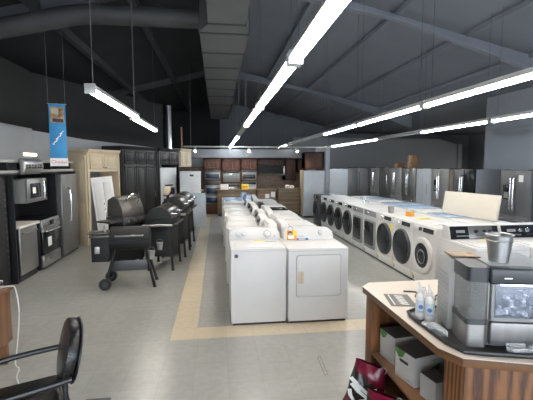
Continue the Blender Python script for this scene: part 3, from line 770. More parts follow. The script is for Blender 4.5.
m = MB(); m.box(-.27, .36, 0, .03, 0, 2.13, 'cream', .003); m.build('panel_board', t)
for z0, z1 in ((.12, 1.02), (1.1, 2.02)):
    m = MB(); m.box(-.20, .29, -.012, -.001, z0, z1, 'cream', .004); m.box(-.14, .23, -.022, -.012, z0+.07, z1-.07, 'cream', .006); m.build('raised_panel', t)
for ob in [t]: ob.rotation_euler = (0, 0, ang-R(90)); ob.location = (*dg(-.04, .4), 0)
# white door leaning in the opening
t = thing('leaning_door', 'white panelled door leaning in the cream cabinet opening', 'door panel', (-2.84, 9.50, 0), R(22))
lean = Matrix.Translation((.05, .0, .03)) @ Matrix.Rotation(R(-7), 4, 'X') @ Matrix.Rotation(R(-5), 4, 'Y')
m = MB(); m.box(0, .48, 0, .04, .012, 1.58, 'paper', .004, xf=lean); m.build('door_slab', t)
for a, b in ((.05, .22), (.26, .43)):
    m = MB(); m.box(a, b, -.006, 0, .1, 1.45, 'white_plastic', .004, xf=lean); m.box(a-.006, a, -.004, 0, .1, 1.45, 'grey_line', xf=lean); m.build('raised_panel', t)
m = MB(); m.box(.22, .235, -.03, -.005, .55, .95, 'chrome', .003, xf=lean); m.build('handle', t)
# black pantry
t = onwall('pantry_cabinet', 'tall black wooden pantry with carved corner posts', 'cabinet', 1.08)
m = MB(); m.box(0, 1.50, 0, .62, 0, 2.33, 'black_wood', .004); m.build('carcass', t)
m = MB(); crown(m, 0, 1.5, 0, .62, 2.33, 'black_wood'); m.build('crown_moulding', t)
for i in range(3):
    a = .12+i*.43
    m = MB(); panel_door(m, a, a+.41, 1.93, 2.28, 0, 'black_wood'); m.build('upper_door', t)
    m = MB(); panel_door(m, a, a+.41, .12, 1.88, 0, 'black_wood'); o = m.build('door', t)
    m = MB(); m.cyl((a+(.36 if i != 1 else .05), -.03, .98), (a+(.36 if i != 1 else .05), -.03, 1.15), .009, 'steel', n=8); m.build('handle', o)
for x in (.03, 1.43):
    m = MB(); m.lathe([(.03, .1), (.03, .3), (.022, .34), (.022, 2.05), (.032, 2.09), (.03, 2.28)], 'black_wood', (x+.02, -.02, 0), n=12); m.build('corner_post', t)
t = onwall('fridge_surround', 'black wooden surround holding the white poster refrigerator', 'cabinet', 2.605)
m = MB(); m.box(0, .06, -.03, .62, 0, 2.33, 'black_wood', .004); m.build('side_panel', t)
m = MB(); m.box(1.0, 1.06, -.03, .62, 0, 2.33, 'black_wood', .004); m.build('side_panel', t)
m = MB(); m.box(.06, 1.0, .0, .62, 1.9, 2.33, 'black_wood'); m.build('top_box', t)
m = MB(); crown(m, 0, 1.06, -.03, .62, 2.33, 'black_wood'); m.build('crown_moulding', t)
for a, b in ((.08, .52), (.54, .98)):
    m = MB(); panel_door(m, a, b, 1.94, 2.28, 0, 'black_wood'); m.build('door', t)
fw = fridge('white refrigerator with picture poster inside the black surround', (*dg(3.135, .02), 0), ang, .86, 1.84, .58, 'paper', 'grey_side', 'bare')
m = MB(); m.box(-.36, .36, -.006, 0, .3, 1.75, 'paper'); o = m.build('poster', fw)
for (x0, x1, z0, z1) in ((-.3, -.05, .95, 1.15), (.0, .3, .98, 1.2), (-.28, .05, .65, .88), (.1, .32, .62, .9), (-.2, .2, 1.25, 1.3)):
    m = MB(); m.box(x0, x1, -.009, -.005, z0, z1, 'graphite'); m.build('printed_picture', o)
# cream wall cabinet over the white freezer
t = onwall('upper_cabinet', 'small cream wall cabinet above the tall white freezer', 'cabinet', 3.72)
m = MB(); m.box(0, .66, .0, .6, 1.84, 2.36, 'cream', .004); m.build('carcass', t)
m = MB(); crown(m, 0, .66, 0, .6, 2.36, 'cream'); m.build('crown_moulding', t)
for a, b in ((.02, .32), (.34, .64)):
    m = MB(); panel_door(m, a, b, 1.88, 2.32, 0, 'cream'); m.build('door', t)
t = thing('upright_freezer', 'tall white freezer with small black display near its top', 'freezer', (-.82, 12.15, 0), R(2))
m = MB(); m.box(-.32, .32, .06, .62, .03, 1.70, 'paper', .008); m.box(-.28, .28, .1, .6, 0, .04, 'black'); m.build('body', t)
m = MB(); m.box(-.32, .32, 0, .055, .06, 1.70, 'paper', .01); o = m.build('door', t)
m = MB(); m.box(-.02, .10, -.004, .002, 1.55, 1.61, 'black_gloss', .002); m.build('display', o)
t = thing('leaning_board', 'low pale blue-white panel leaning on the tall white freezer', 'panel', (-.66, 11.80, 0), R(12))
m = MB(); lx = Matrix.Rotation(R(-9), 4, 'X'); m.box(-.34, .34, 0, .035, .006, 1.05, 'enamel_cool', .005, xf=lx); m.build('panel_sheet', t)
m = MB(); m.box(-.30, .30, -.004, 0, .08, .98, 'enamel_cool', .003, xf=lx); m.build('raised_panel', t)
t = thing('flue_pipe', 'galvanised vent pipe rising behind the black cabinets', 'pipe', (-1.47, 12.45, 2.41))
m = MB(); m.cyl((0, 0, 0), (0, 0, 1.32), .08, 'galv', n=20); m.build('pipe_body', t)
for z in (.0, .5, 1.27):
    m = MB(); m.cyl((0, 0, z), (0, 0, z+.05), .088, 'galv', n=20); m.build('collar', t)
m = MB(); m.cyl((-1.13, 12.9, 2.43), (-1.13, 12.9, 3.12), .028, 'brown_pole', n=12); o = m.build('wooden_pole'); tag(o, 'slim wooden pole standing on top of the cream wall cabinet', 'pole')

# ------------------------------------------------------------------ kitchen display at the back
KY = 15.0
def kcab(label, x0, x1, z0, z1, rows_, mt='cherry', d=.6, y=KY, cr=True, name='kitchen_cabinet', group='cherry kitchen cabinets'):
    t = thing(name, label, 'cabinet', (x0, y, 0), 0, group); w = x1-x0
    m = MB()
    for (a, b) in rows_['solid']: m.box(0, w, 0, d, a, b, mt, .003)
    m.box(0, .03, 0, d, z0, z1, mt); m.box(w-.03, w, 0, d, z0, z1, mt); m.box(0, w, d-.02, d, z0, z1, mt); m.build('carcass', t)
    if cr: m = MB(); m.prism([(0, z1-.01), (-.03, z1+.0), (-.05, z1+.025), (.4, z1+.025), (.4, z1-.01)], 'x', 0, w, mt); m.build('crown_moulding', t)
    for (a, b, n) in rows_['doors']:
        for i in range(n):
            xa = .02+i*(w-.04)/n; xb = .02+(i+1)*(w-.04)/n-.01
            m = MB(); panel_door(m, xa, xb, a, b, 0, mt); o = m.build('door', t)
            m = MB(); m.cyl((xb-.04 if i == 0 else xa+.04, -.03, a+.06), (xb-.04 if i == 0 else xa+.04, -.045, a+.06), .012, 'steel', n=8); m.build('knob', o)
    return t
kcab('cherry oven tower at the left of the kitchen display', -.5, .17, 0, 2.13, {'solid': [(1.72, 2.12), (0, .38), (1.28, 1.34)], 'doors': [(1.75, 2.09, 2)]})
kcab('cherry oven tower in the middle of the kitchen display', .18, .92, 0, 2.13, {'solid': [(1.66, 2.12), (0, .5), (1.18, 1.24)], 'doors': [(1.69, 2.09, 2)]})
kcab('cherry oven tower left of the range hood', .93, 1.57, 0, 2.13, {'solid': [(1.70, 2.12), (0, .5), (1.28, 1.32)], 'doors': [(1.73, 2.09, 2)]})
kcab('low cherry bridge cabinet over the range hood', 1.58, 2.66, 1.87, 2.13, {'solid': [(1.87, 2.12)], 'doors': [(1.9, 2.1, 3)]}, 'cherry_dark')
kcab('dark cherry corner wall cabinet right of the range hood', 2.67, 3.10, 1.30, 2.13, {'solid': [(1.30, 2.12)], 'doors': [(1.33, 2.09, 1)]}, 'cherry_dark', .58)
kcab('cherry wall cabinet in the right corner of the kitchen', 3.11, 3.42, 1.62, 2.13, {'solid': [(1.62, 2.12)], 'doors': [(1.65, 2.09, 1)]}, 'cherry_dark', .88, 14.7)
kcab('plain dark cherry end cabinet above the pale refrigerator', 3.25, 3.98, 1.76, 2.36, {'solid': [(1.76, 2.35)], 'doors': []}, 'cherry_dark', .55, 14.1)
kcab('dark cherry base cabinet below the range hood', 1.60, 3.6, 0, .88, {'solid': [(0.1, .88)], 'doors': [(.12, .84, 4)]}, 'cherry_dark', .6, KY, False)
m = MB(); m.box(1.58, 3.62, KY-.03, 15.61, .882, .915, 'countertop', .004); tag(m.build('countertop'), 'countertop running below the range hood at the back', 'countertop')
kcab('small cherry base cabinet at the left end of the kitchen', -1.35, -.52, 0, .90, {'solid': [(0, .25)], 'doors': [(.05, .22, 1)]}, 'cherry_dark', .6, KY, False)
m = MB(); m.box(-1.36, -.51, KY-.03, 15.61, .902, .935, 'countertop', .004); tag(m.build('countertop'), 'short countertop at the left end of the kitchen display', 'countertop')
m = MB(); m.box(-1.7, -.51, 15.585, 15.618, .937, 1.78, 'tile'); m.build('trim_30', kind='structure')
m = MB(); m.box(1.58, 3.98, 15.585, 15.618, .937, 1.86, 'tile'); m.build('trim_31', kind='structure')
m = MB(); m.box(-1.75, -.51, 15.3, 15.61, 1.80, 1.83, 'cherry_dark'); tag(m.build('wooden_shelf'), 'dark wooden shelf over the brown tiles at the kitchen left', 'shelf')
def oven(label, x0, x1, z0, z1, kind='built_in_oven', glass='screen_blue', cat='oven', y=KY, twin=False):
    t = thing(kind, label, cat, (x0, y, z0), 0, 'built-in ovens in the kitchen display'); w = x1-x0; h = z1-z0
    m = MB(); m.box(0, w, -.015, .45, 0, h, 'steel_mid', .004); m.build('body', t)
    m = MB(); m.box(.02, w-.02, -.03, -.014, h*.84, h-.015, 'black_gloss', .002); m.build('control_panel', t)
    n = 2 if twin else 1; hh = h*.82/n
    for i in range(n):
        a = .01+i*hh; b = a+hh-.01
        m = MB(); m.box(.01, w-.01, -.04, -.014, a, b, 'steel', .004); m.box(.05, w-.05, -.043, -.038, a+.035*hh/.3, b-.085*hh/.3, glass, .003); o = m.build('door', t)
        m = MB(); m.tube([(.06, -.04, b-.035), (.08, -.075, b-.035), (w-.08, -.075, b-.035), (w-.06, -.04, b-.035)], .010, 'chrome', n=8, smooth=False); m.build('handle', o)
    return t
oven('built-in steel microwave above the double oven', -.46, .13, 1.345, 1.71, 'built_in_microwave', cat='microwave')
oven('double wall oven in the left cherry tower', -.46, .13, .39, 1.275, twin=True)
oven('built-in steel microwave in the middle cherry tower', .22, .88, 1.245, 1.655, 'built_in_microwave', 'grey_panel', 'microwave')
oven('single wall oven in the middle cherry tower', .22, .88, .51, 1.175, glass='black_gloss')
oven('built-in black microwave in the tower left of the hood', .97, 1.53, 1.325, 1.69, 'built_in_microwave', 'black_gloss', 'microwave')
oven('wall oven in the tower left of the hood, mostly hidden', .97, 1.53, .51, 1.275, glass='black_gloss')
oven('small undercounter oven at the left end of the kitchen', -1.31, -.56, .26, .885, glass='black_gloss')
t = thing('range_hood', 'wide black range hood with steel edge in the back kitchen', 'range hood', (1.60, KY, 1.50))
m = MB(); m.prism([(.0, .0), (-.12, .06), (-.12, .36), (.55, .36), (.55, 0)], 'x', 0, 1.04, 'wall_black', .004); m.build('hood_body', t)
m = MB(); m.prism([(-.12, .065), (-.14, .065), (-.02, -.012), (.0, 0)], 'x', -.005, 1.045, 'steel'); m.build('lower_edge', t)
m = MB(); m.prism([(.0, .0), (-.13, .06), (-.13, .36), (.55, .36), (.55, 0)], 'x', .97, 1.045, 'steel', .004); m.build('end_panel', t)
# islands
def island(label, x0, x1, y, h, drawers, d=.6):
    t = thing('drawer_island', label, 'cabinet', (x0, y, 0), 0, 'taupe wooden islands before the kitchen'); w = x1-x0
    m = MB(); m.box(.0, w, .02, d, .09, h-.035, 'taupe', .003); m.box(.03, w-.03, .07, d, 0, .09, 'black'); m.build('carcass', t)
    m = MB(); m.box(-.02, w+.02, -.02, d+.02, h-.035, h, 'taupe', .004); m.build('top', t)
    if drawers:
        hz = (h-.16)/drawers
        for i in range(drawers):
            z = .105+i*hz
            m = MB(); m.box(.015, w-.015, 0, .022, z+.008, z+hz-.008, 'taupe', .004); o = m.build('drawer', t)
            m = MB(); m.box(w/2-.09, w/2+.09, -.02, .0, z+hz*.62, z+hz*.62+.012, 'graphite', .003); m.build('handle', o)
    else:
        m = MB(); m.box(.04, w-.04, 0, .022, .14, h-.08, 'taupe', .006); m.build('back_panel', t)
    return t
island('plain taupe island at the far left, behind the film-covered washers', .0, 1.42, 14.25, .98, 0)
i2 = island('taupe island with paper signs, between the two other islands', 1.50, 2.20, 14.25, .98, 0)
m = MB(); m.box(.28, .44, -.008, 0, .66, .82, 'paper'); m.build('paper_sign', i2)
m = MB(); m.box(.50, .66, -.008, 0, .70, .90, 'paper'); m.build('paper_sign', i2)
island('taupe four-drawer island at the right, beside the pale refrigerator', 2.26, 3.06, 14.0, 1.02, 4)
m = MB(); m.box(0, .26, 0, .16, 0, .20, 'yellow', .008); m.box(.03, .23, -.002, 0, .06, .14, 'orange'); tag(m.build('yellow_box', loc=(.92, 14.5, .982)), 'yellow box standing on the far-left island', 'box')
for i in range(2):
    m = MB(); m.box(0, .14, 0, .12, 0, .13-.02*i, 'paper', .006); m.box(.03, .11, -.001, 0, .03, .09, 'grey_line')
    tag(m.build('small_carton', loc=(2.55+.17*i, 14.2, 1.022)), ['left of two small white cartons on the four-drawer island', 'right of two small white cartons on the four-drawer island'][i], 'box', 'small white cartons on the four-drawer island')
m = MB(); m.box(0, .3, 0, .25, 0, .2, 'paper', .01); m.box(.02, .28, .02, .23, .2, .205, 'grey_line'); tag(m.build('white_box', loc=(.12, 14.4, .982)), 'white box at the left end of the far-left island', 'box')
# track light
t = thing('track_light', 'long pale track with spot lamps over the kitchen display', 'track light', (0, 13.9, 2.52))
m = MB(); m.box(-1.15, 4.4, -.03, .03, 0, .05, 'housing', .004); m.build('rail', t)
for x in (-.75, 1.15, 2.9):
    m = MB(); m.cyl((x, 0, .0), (x, 0, -.06), .012, 'housing', n=8); m.cyl((x, .06, -.05), (x, -.09, -.10), .045, 'white_plastic', .065, 16); o = m.build('spot_head', t)
    ld = bpy.data.lights.new('spot_lamp', 'SPOT'); ld.energy = 38; ld.spot_size = R(110); ld.spot_blend = .6; ld.shadow_soft_size = .012; ld.color = (1, .86, .68)
    lo = bpy.data.objects.new('spot_lamp', ld); COL.objects.link(lo); lo.parent = t; lo.location = (x, -.1, -.12); lo.rotation_euler = (R(52), 0, 0)
for x in (-.9, 1.6, 4.1):
    m = MB(); m.cyl((x, 0, .05), (x, 0, ridge(x)-2.52-.05), .008, 'cable', n=6); m.build('hanging_cable', t)

# ------------------------------------------------------------------ grills
def pellet_grill(label, loc, rz, lidm, buckets, name='pellet_grill', wheels=True, hopper=True, shelf=True, stack=False):
    t = thing(name, label, 'grill', loc, rz, 'grills on display')
    n = 20
    L2 = .29; r = .19; zc = .75
    m = MB(); pr = [(r*math.cos(a), zc+r*math.sin(a)) for a in [math.pi+math.pi*k/10 for k in range(11)]]
    m.prism(pr, 'x', -L2, L2, 'grill_black', .004); m.build('barrel', t)
    m = MB(); pr = [(r*1.01*math.cos(a), zc+.004+r*.98*math.sin(a)) for a in [math.pi*k/12 for k in range(13)]]
    m.prism(pr, 'x', -L2-.003, L2+.003, lidm, .006); o = m.build('lid', t)
    m = MB(); m.tube([(-.2, -r*.93, zc+.07), (-.2, -r-.05, zc+.075), (.2, -r-.05, zc+.075), (.2, -r*.93, zc+.07)], .012, 'steel', n=8, smooth=False); m.build('lid_handle', o)
    if stack:
        m = MB(); m.tube([(L2-.05, .12, zc+.05), (L2+.05, .15, zc+.12), (L2+.06, .15, zc+.45)], .035, 'grill_black', n=12); m.lathe([(.0, .50), (.08, .46), (.08, .45), (0, .45)], 'grill_grey', (L2+.06, .15, zc), n=18); m.build('smokestack', t)
    if hopper:
        m = MB(); m.box(-L2-.27, -L2-.01, -.16, .16, .42, .80, 'grill_black', .006); o = m.build('hopper', t)
        m = MB(); m.box(-L2-.29, -L2+.0, -.18, .18, .80, .83, 'grill_grey', .004); m.build('hopper_lid', o)
        m = MB(); m.box(-L2-.22, -L2-.15, -.165, -.16, .55, .66, 'steel', .004); m.torus((-L2-.185, -.168, .61), .018, .004, 'chrome', n=16, k=6); m.build('control_dial', o)
    for sx in (-1, 1):
        for sy in (-1, 1):
            top = (sx*(L2-.07), sy*.10, zc-.14); bot = (sx*(L2+.07), sy*.20, .0 if not (wheels and sx < 0) else .09)
            m = MB(); m.tube([top, bot], .022, 'grill_black', n=8, smooth=False)
            if not (wheels and sx < 0): m.cyl((bot[0], bot[1], 0), (bot[0], bot[1], .02), .026, 'black', n=10)
            m.build('leg', t)
    if wheels:
        for sy in (-1, 1):
            m = MB(); m.cyl((-L2-.07, sy*.215, .09), (-L2-.07, sy*.255, .09), .09, 'black', n=24); m.cyl((-L2-.07, sy*.21, .09), (-L2-.07, sy*.262, .09), .04, 'graphite', n=16); m.build('wheel', t)
    if shelf:
        m = MB(); m.box(-L2+.0, L2-.04, -.12, .13, .26, .28, 'grill_black', .003); m.box(-L2, L2-.04, -.125, -.115, .26, .42, 'graphite', .003); m.build('lower_shelf', t)
    return t
def bucket(label, loc, s=1., name='grease_bucket', group='small steel buckets hanging on the grills', up=True):
    t = thing(name, label, 'bucket', loc, 0, group)
    m = MB(); m.lathe([(0, 0), (.042*s, 0), (.056*s, .125*s), (.053*s, .125*s), (.040*s, .008*s), (0, .008*s)], 'galv', n=24); m.build('bucket_body', t)
    m = MB(); m.torus((0, 0, .125*s), .056*s, .004*s, 'steel', axis='z', n=24, k=6); m.torus((0, 0, .10*s), .0535*s, .0025*s, 'steel', axis='z', n=24, k=6); m.build('rim', t)
    m = MB(); m.tube([(-.056*s, 0, .11*s), (-.04*s, -.01*s, .17*s), (0, -.012*s, .19*s), (.04*s, -.01*s, .17*s), (.056*s, 0, .11*s)] if up else [(-.058*s, 0, .118*s), (-.048*s, .035*s, .105*s), (0, .062*s, .09*s), (.048*s, .035*s, .105*s), (.058*s, 0, .118*s)], .003*s, 'steel', n=6); m.build('handle', t)
    return t
pellet_grill('black barrel pellet grill with side hopper and wheels, nearest of the grills', (-1.36, 6.24, 0), R(4), 'grill_black', 1)
# tray of tools on the hopper
t = thing('side_tray', 'dark tray with steel bottle and tools on the grill hopper', 'tray', (-1.835, 6.22, .845), R(4))
m = MB(); m.box(-.14, .16, -.15, .15, 0, .02, 'grill_grey', .004); m.build('tray_base', t)
m = MB(); m.lathe([(0, .02), (.02, .02), (.02, .09), (.008, .11), (.008, .13), (0, .13)], 'steel', (.10, -.05, 0), n=14); m.build('bottle', t)
m = MB(); m.tube([(-.12, -.1, .035), (.02, -.06, .04), (.08, .08, .035)], .012, 'steel', n=8); m.build('tool', t)
def barrel_smoker(label, loc, rz, lidm, stack=True):
    t = thing('barrel_smoker', label, 'grill', loc, rz, 'grills on display')
    r = .225; zc = .93; y0, y1 = 0, .80
    m = MB(); pr = [(r*math.cos(a), zc+r*math.sin(a)) for a in [math.pi+math.pi*k/10 for k in range(11)]]
    m.prism(pr, 'y', y0, y1, 'grill_black', .004); m.build('barrel', t)
    m = MB(); pr = [(r*1.01*math.cos(a), zc+.004+r*1.0*math.sin(a)) for a in [math.pi*k/14 for k in range(15)]]
    m.prism(pr, 'y', y0+.012, y1, lidm, .006); m.prism([(a*.99, zc+(b-zc)*.99) for a, b in pr], 'y', y0-.006, y0+.012, 'grill_black', .003); o = m.build('lid', t)
    m = MB(); m.tube([(r*.9, .12, zc+.10), (r+.06, .12, zc+.10), (r+.06, .68, zc+.10), (r*.9, .68, zc+.10)], .013, 'chrome', n=8, smooth=False); m.build('lid_handle', o)
    m = MB(); m.tube([(-.27, -.06, .83), (.25, -.06, .84)], .024, 'steel', n=10, smooth=False); m.tube([(-.2, -.06, .83), (-.2, .02, .84)], .014, 'grill_black', n=8, smooth=False); m.tube([(.2, -.06, .84), (.2, .02, .84)], .014, 'grill_black', n=8, smooth=False); m.build('push_handle', t)
    for sx in (-1, 1):
        for y in (.06, .72):
            m = MB(); m.tube([(sx*.17, y, zc-.14), (sx*.215, y, .0 if sx > 0 else .03)], .022, 'grill_black', n=8, smooth=False); m.cyl((sx*.215, y, 0), (sx*.215, y, .04), .028, 'black', n=12); m.build('leg', t)
    m = MB(); m.box(-.19, .19, .04, .76, .26, .80, 'grill_black', .006); m.build('cart_cabinet', t)
    m = MB(); m.box(r+.005, r+.07, .08, .72, zc-.10, zc-.07, 'grill_grey', .004); m.build('side_shelf', t)
    if stack:
        m = MB(); m.tube([(-.02, .72, zc+.18), (-.02, .80, zc+.26), (-.02, .80, zc+.42)], .035, 'grill_black', n=12); m.build('smokestack', t)
        m = MB(); m.lathe([(0, .04), (.06, .035), (.10, .008), (.095, 0), (0, 0)], 'beige_card', n=20, xf=Matrix.Translation((-.03, .79, zc+.46)) @ Matrix.Rotation(R(62), 4, 'X') @ Matrix.Rotation(R(-30), 4, 'Y')); m.build('stack_cap', t)
    return t
g2 = barrel_smoker('black barrel smoker with bronze lid and capped smokestack, middle grill', (-1.03, 6.95, 0), R(-6), 'grill_bronze')
g3 = barrel_smoker('black barrel smoker with bronze lid behind the middle smoker', (-.90, 7.95, 0), R(-4), 'grill_bronze', False)
g3.scale = (1.06, 1, 1.08)
g4 = dup(g3, (-.86, 8.95, 0), R(-4), 'farthest barrel smoker in the line of grills')
bucket('small steel bucket hanging at the end of the middle smoker', (-1.00, 6.79, .43))
bucket('small steel bucket hanging from the right end of the nearest grill', (-1.03, 6.10, .44))
bpy.context.view_layer.update()
# grey gas grill with raised hood
t = thing('gas_grill', 'grey hooded gas grill with curved chrome handle, behind the nearest grill', 'grill', (-1.70, 7.45, 0), R(58), 'grills on display')
t.scale = (.82, .82, 1)
m = MB(); m.box(-.30, .32, -.22, .24, .12, .82, 'grill_black', .006); m.build('cart', t)
for sx in (-.24, .26):
    for y in (-.17, .19):
        m = MB(); m.cyl((sx, y-.015, .06), (sx, y+.015, .06), .06, 'black', n=18); m.cyl((sx, y, .06), (sx, y, .13), .02, 'black', n=8); m.build('caster', t)
m = MB(); m.box(-.34, .36, -.26, .26, .82, .95, 'graphite', .01); m.build('firebox', t)
m = MB(); m.prism([(-.24, .955), (-.20, 1.12), (-.10, 1.28), (.06, 1.33), (.22, 1.26), (.25, .955)], 'x', -.32, .34, 'grill_grey', .012); o = m.build('hood', t)
m = MB(); m.tube([(-.20, -.16, 1.2), (-.19, -.24, 1.30), (-.02, -.26, 1.36), (.16, -.24, 1.30), (.17, -.16, 1.2)], .022, 'chrome', n=8); m.build('hood_handle', o)
m = MB(); m.cyl((.34, .02, 1.12), (.37, .02, 1.12), .085, 'graphite', n=24); m.cyl((.37, .02, 1.12), (.375, .02, 1.12), .06, 'paper', n=20); m.build('temperature_gauge', o)
m = MB(); m.box(-.65, -.345, -.22, .22, .88, .91, 'grill_grey', .004); m.build('side_shelf', t)
for x in (-.22, 0, .24):
    m = MB(); m.cyl((x, -.26, .885), (x, -.30, .885), .028, 'steel', n=14); m.build('knob', t)

# ------------------------------------------------------------------ display counter on the right
CT = .90
t = thing('display_counter', 'oak display counter with cream laminate top and open shelf', 'counter', (0, 0, 0))
top = [(1.185, 2.98), (1.195, 1.90), (1.26, 1.775), (2.6, 1.34), (2.7, 3.09), (1.28, 3.075)]
m = MB(); m.prism(top, 'z', CT-.004, CT, 'laminate'); m.build('laminate_top', t)
cx, cy = 1.9, 2.3
def inset(k): return [(cx+(x-cx)*k, cy+(y-cy)*k) for x, y in top]
m = MB(); m.prism(top, 'z', CT-.05, CT-.005, 'oak_edge', .003); m.build('oak_edge_band', t)
m = MB(); m.box(1.235, 1.31, 2.90, 3.02, 0, CT-.051, 'oak', .004); m.build('corner_post', t)
m = MB(); m.prism([(1.255, 1.93), (1.30, 1.82), (1.36, 1.805), (1.36, 1.93)], 'z', 0, CT-.051, 'oak', .003); m.build('corner_post', t)
pA, pB = Vector((1.30, 1.815, 0)), Vector((2.55, 1.408, 0)); dv = (pB-pA).normalized(); nv = Vector((-dv.y, dv.x, 0))
m = MB(); m.prism([(pA.x, pA.y), (pB.x, pB.y), (pB.x+nv.x*.03, pB.y+nv.y*.03), (pA.x+nv.x*.03, pA.y+nv.y*.03)], 'z', 0, CT-.051, 'oak', .002); m.build('end_panel', t)
m = MB(); m.box(1.315, 2.6, 2.98, 3.01, 0, CT-.051, 'oak'); m.build('end_panel', t)
m = MB(); m.box(1.84, 1.87, 1.75, 2.975, .0, CT-.051, 'black_wood'); m.build('back_panel', t)
m = MB(); m.box(1.24, 1.835, 1.935, 2.895, .355, .38, 'oak_edge', .003); m.build('shelf', t)
m = MB(); m.box(1.27, 1.29, 1.94, 2.89, 0, .10, 'oak_edge', .002); m.build('kick_board', t)
m = MB(); m.box(1.30, 1.835, 1.90, 2.97, .10, .12, 'oak_edge'); m.build('shelf', t)
def carton(label, loc, rz, sx, sy, sz, topm='carton_grey', leaf=True, name='carton_box', group='white cartons on the counter shelf', hole=False):
    t = thing(name, label, 'box', loc, rz, group)
    m = MB(); m.box(-sx/2, sx/2, -sy/2, sy/2, 0, sz, 'carton', .003); m.build('box_body', t)
    m = MB(); m.box(-sx/2+.002, sx/2-.002, -sy/2+.002, sy/2-.002, sz-.001, sz+.002, topm); m.build('top_flap', t)
    if leaf:
        m = MB(); m.prism([(sy/2-.0, sz-.002), (-.0, sz-.002), (sy*.1, sz*.8), (sy*.3, sz*.72), (sy/2, sz*.88)], 'x', -sx/2-.0015, -sx/2+.001, 'leaf'); m.build('printed_leaf', t)
        m = MB(); m.prism([(-sx*.2, sz*.25), (sx*.02, sz*.55), (sx*.3, sz*.68), (sx*.25, sz*.4), (0, sz*.18)], 'y', -sy/2-.0015, -sy/2+.001, 'leaf'); m.build('printed_leaf', t)
    if hole:
        m = MB(); m.prism(rrect(-.035, .055, sz*.60, sz*.70, .01), 'x', -sx/2-.001, -sx/2+.001, 'black'); m.build('hand_hole', t)
    m = MB(); m.box(.0, sx*.35, -sy/2-.001, -sy/2+.001, sz*.8, sz*.86, 'grey_line'); m.box(-sx/2-.001, -sx/2+.001, -sy*.35, -sy*.1, sz*.1, sz*.15, 'grey_line'); m.build('printed_mark', t)
    return t
SZ = .381
carton('white carton with green leaf print by the far counter post', (1.43, 2.765, SZ), R(8), .26, .20, .215)
carton('large white carton with green leaf and hand hole in the shelf middle', (1.43, 2.48, SZ), R(14), .28, .20, .21, hole=True)
carton('plain white carton deep in the shelf behind the leaf cartons', (1.70, 2.74, SZ), R(2), .22, .22, .19, 'carton', False)
carton('small white and brown carton at the near end of the shelf', (1.395, 2.225, SZ), R(12), .13, .14, .155, 'carton_grey', False)
carton('grey-topped carton behind the small brown carton', (1.64, 2.24, SZ), R(3), .18, .2, .19, 'carton', False)
bpy.context.view_layer.update()
# leaflet on the counter
t = thing('leaflet', 'dark grey leaflet with white lettering on the cream counter', 'leaflet', (1.335, 2.63, CT+.001), R(-12))
m = MB(); m.box(-.09, .09, -.125, .125, 0, .003, 'folder'); m.build('sheet', t)
m = MB()
for k in range(6):
    y_ = .085-.034*k
    m.prism([(-.02+.004*k, y_-.011), (.035+.002*k, y_-.016), (.04, y_+.004), (.012, y_+.006), (.008, y_+.012), (-.022, y_+.012)], 'z', .003, .0035, 'paper')
m.build('letter_marks', t)
m = MB(); m.box(-.065, -.055, -.11, .11, .003, .0035, 'paper'); m.build('printed_line', t)
# tray mat, ice maker
t = thing('serving_tray', 'black tray holding the ice maker and its bits', 'tray', (0, 0, CT+.001))
pts = [(1.27, 2.38), (1.245, 2.30), (1.252, 1.93), (1.29, 1.81), (1.36, 1.785), (2.15, 1.56), (2.15, 2.3), (1.95, 2.48), (1.34, 2.42)]
m = MB(); m.prism(pts, 'z', 0, .012, 'tray', .003); m.build('tray_base', t)
m = MB(); m.tube([(x, y, .014) for x, y in pts+[pts[0]]], .010, 'tray', n=8, smooth=False); m.build('rim', t)
ia = R(-13)
t = thing('ice_maker', 'dark steel nugget ice maker with lit clear bin and side tank', 'ice maker', (1.445, 1.835, CT+.014), ia)
H = .44
W = .34
m = MB(); m.box(0, W, .03, .42, .0, H-.09, 'steel_dark', .006); m.build('body', t)
m = MB(); m.box(-.002, W+.002, -.0, .425, H-.09, H, 'charcoal', .012, 3); m.build('top_housing', t)
m = MB(); m.box(.012, W-.012, .05, .40, H, H+.003, 'grey_side', .001); m.build('top_plate', t)
m = MB(); m.box(0.005, W-.005, -.01, .035, .015, .145, 'steel_mid', .008); m.build('drip_drawer', t)
m = MB(); m.box(.006, .022, 0, .03, .15, H-.09, 'grey_panel'); m.box(W-.022, W-.006, 0, .03, .15, H-.09, 'grey_panel'); m.box(.006, W-.006, 0, .03, .15, .17, 'grey_panel'); m.build('bin_frame', t)
m = MB(); m.box(.022, W-.022, -.004, .002, .17, H-.092, 'frost', .002); m.build('bin_window', t)
m = MB()
for i in range(90):
    m.box(-.012, .012, -.012, .012, -.012, .012, 'ice', .004, 1, xf=Matrix.Translation((random.uniform(.04, W-.04), random.uniform(.008, .022), random.uniform(.19, .30))) @ Matrix.Rotation(random.random()*3, 4, 'X') @ Matrix.Rotation(random.random()*3, 4, 'Z'))
o = m.build('ice', t, kind='stuff')
m = MB(); m.box(.05, W-.05, .022, .029, .18, .315, 'ice', .003); m.build('ice_heap', t)
m = MB(); m.box(.06, W-.06, .018, .027, H-.1, H-.095, emit('bin_lamp', (.8, .87, 1.), 6.)); m.build('bin_lamp', t)
m = MB()
for i in range(9): m.box(-.003, .0, .12, .37, .09+i*.025, .097+i*.025, 'seam')
m.build('vent_slats', t)
m = MB(); m.box(.06, .10, -.012, -.009, H-.055, H-.048, 'paper'); m.build('printed_mark', t)
m = MB(); m.box(-.118, -.006, -.0, .21, 0, .125, 'steel', .025, 3, edges='z'); o = m.build('water_tank', t)
m = MB(); m.box(-.120, -.004, -.002, .212, .125, .155, 'graphite', .025, 3, edges='z'); m.build('tank_band', o)
m = MB(); m.box(-.116, -.008, .002, .208, .155, H-.075, 'smoke', .024, 3, edges='z'); m.build('tank_window', o)
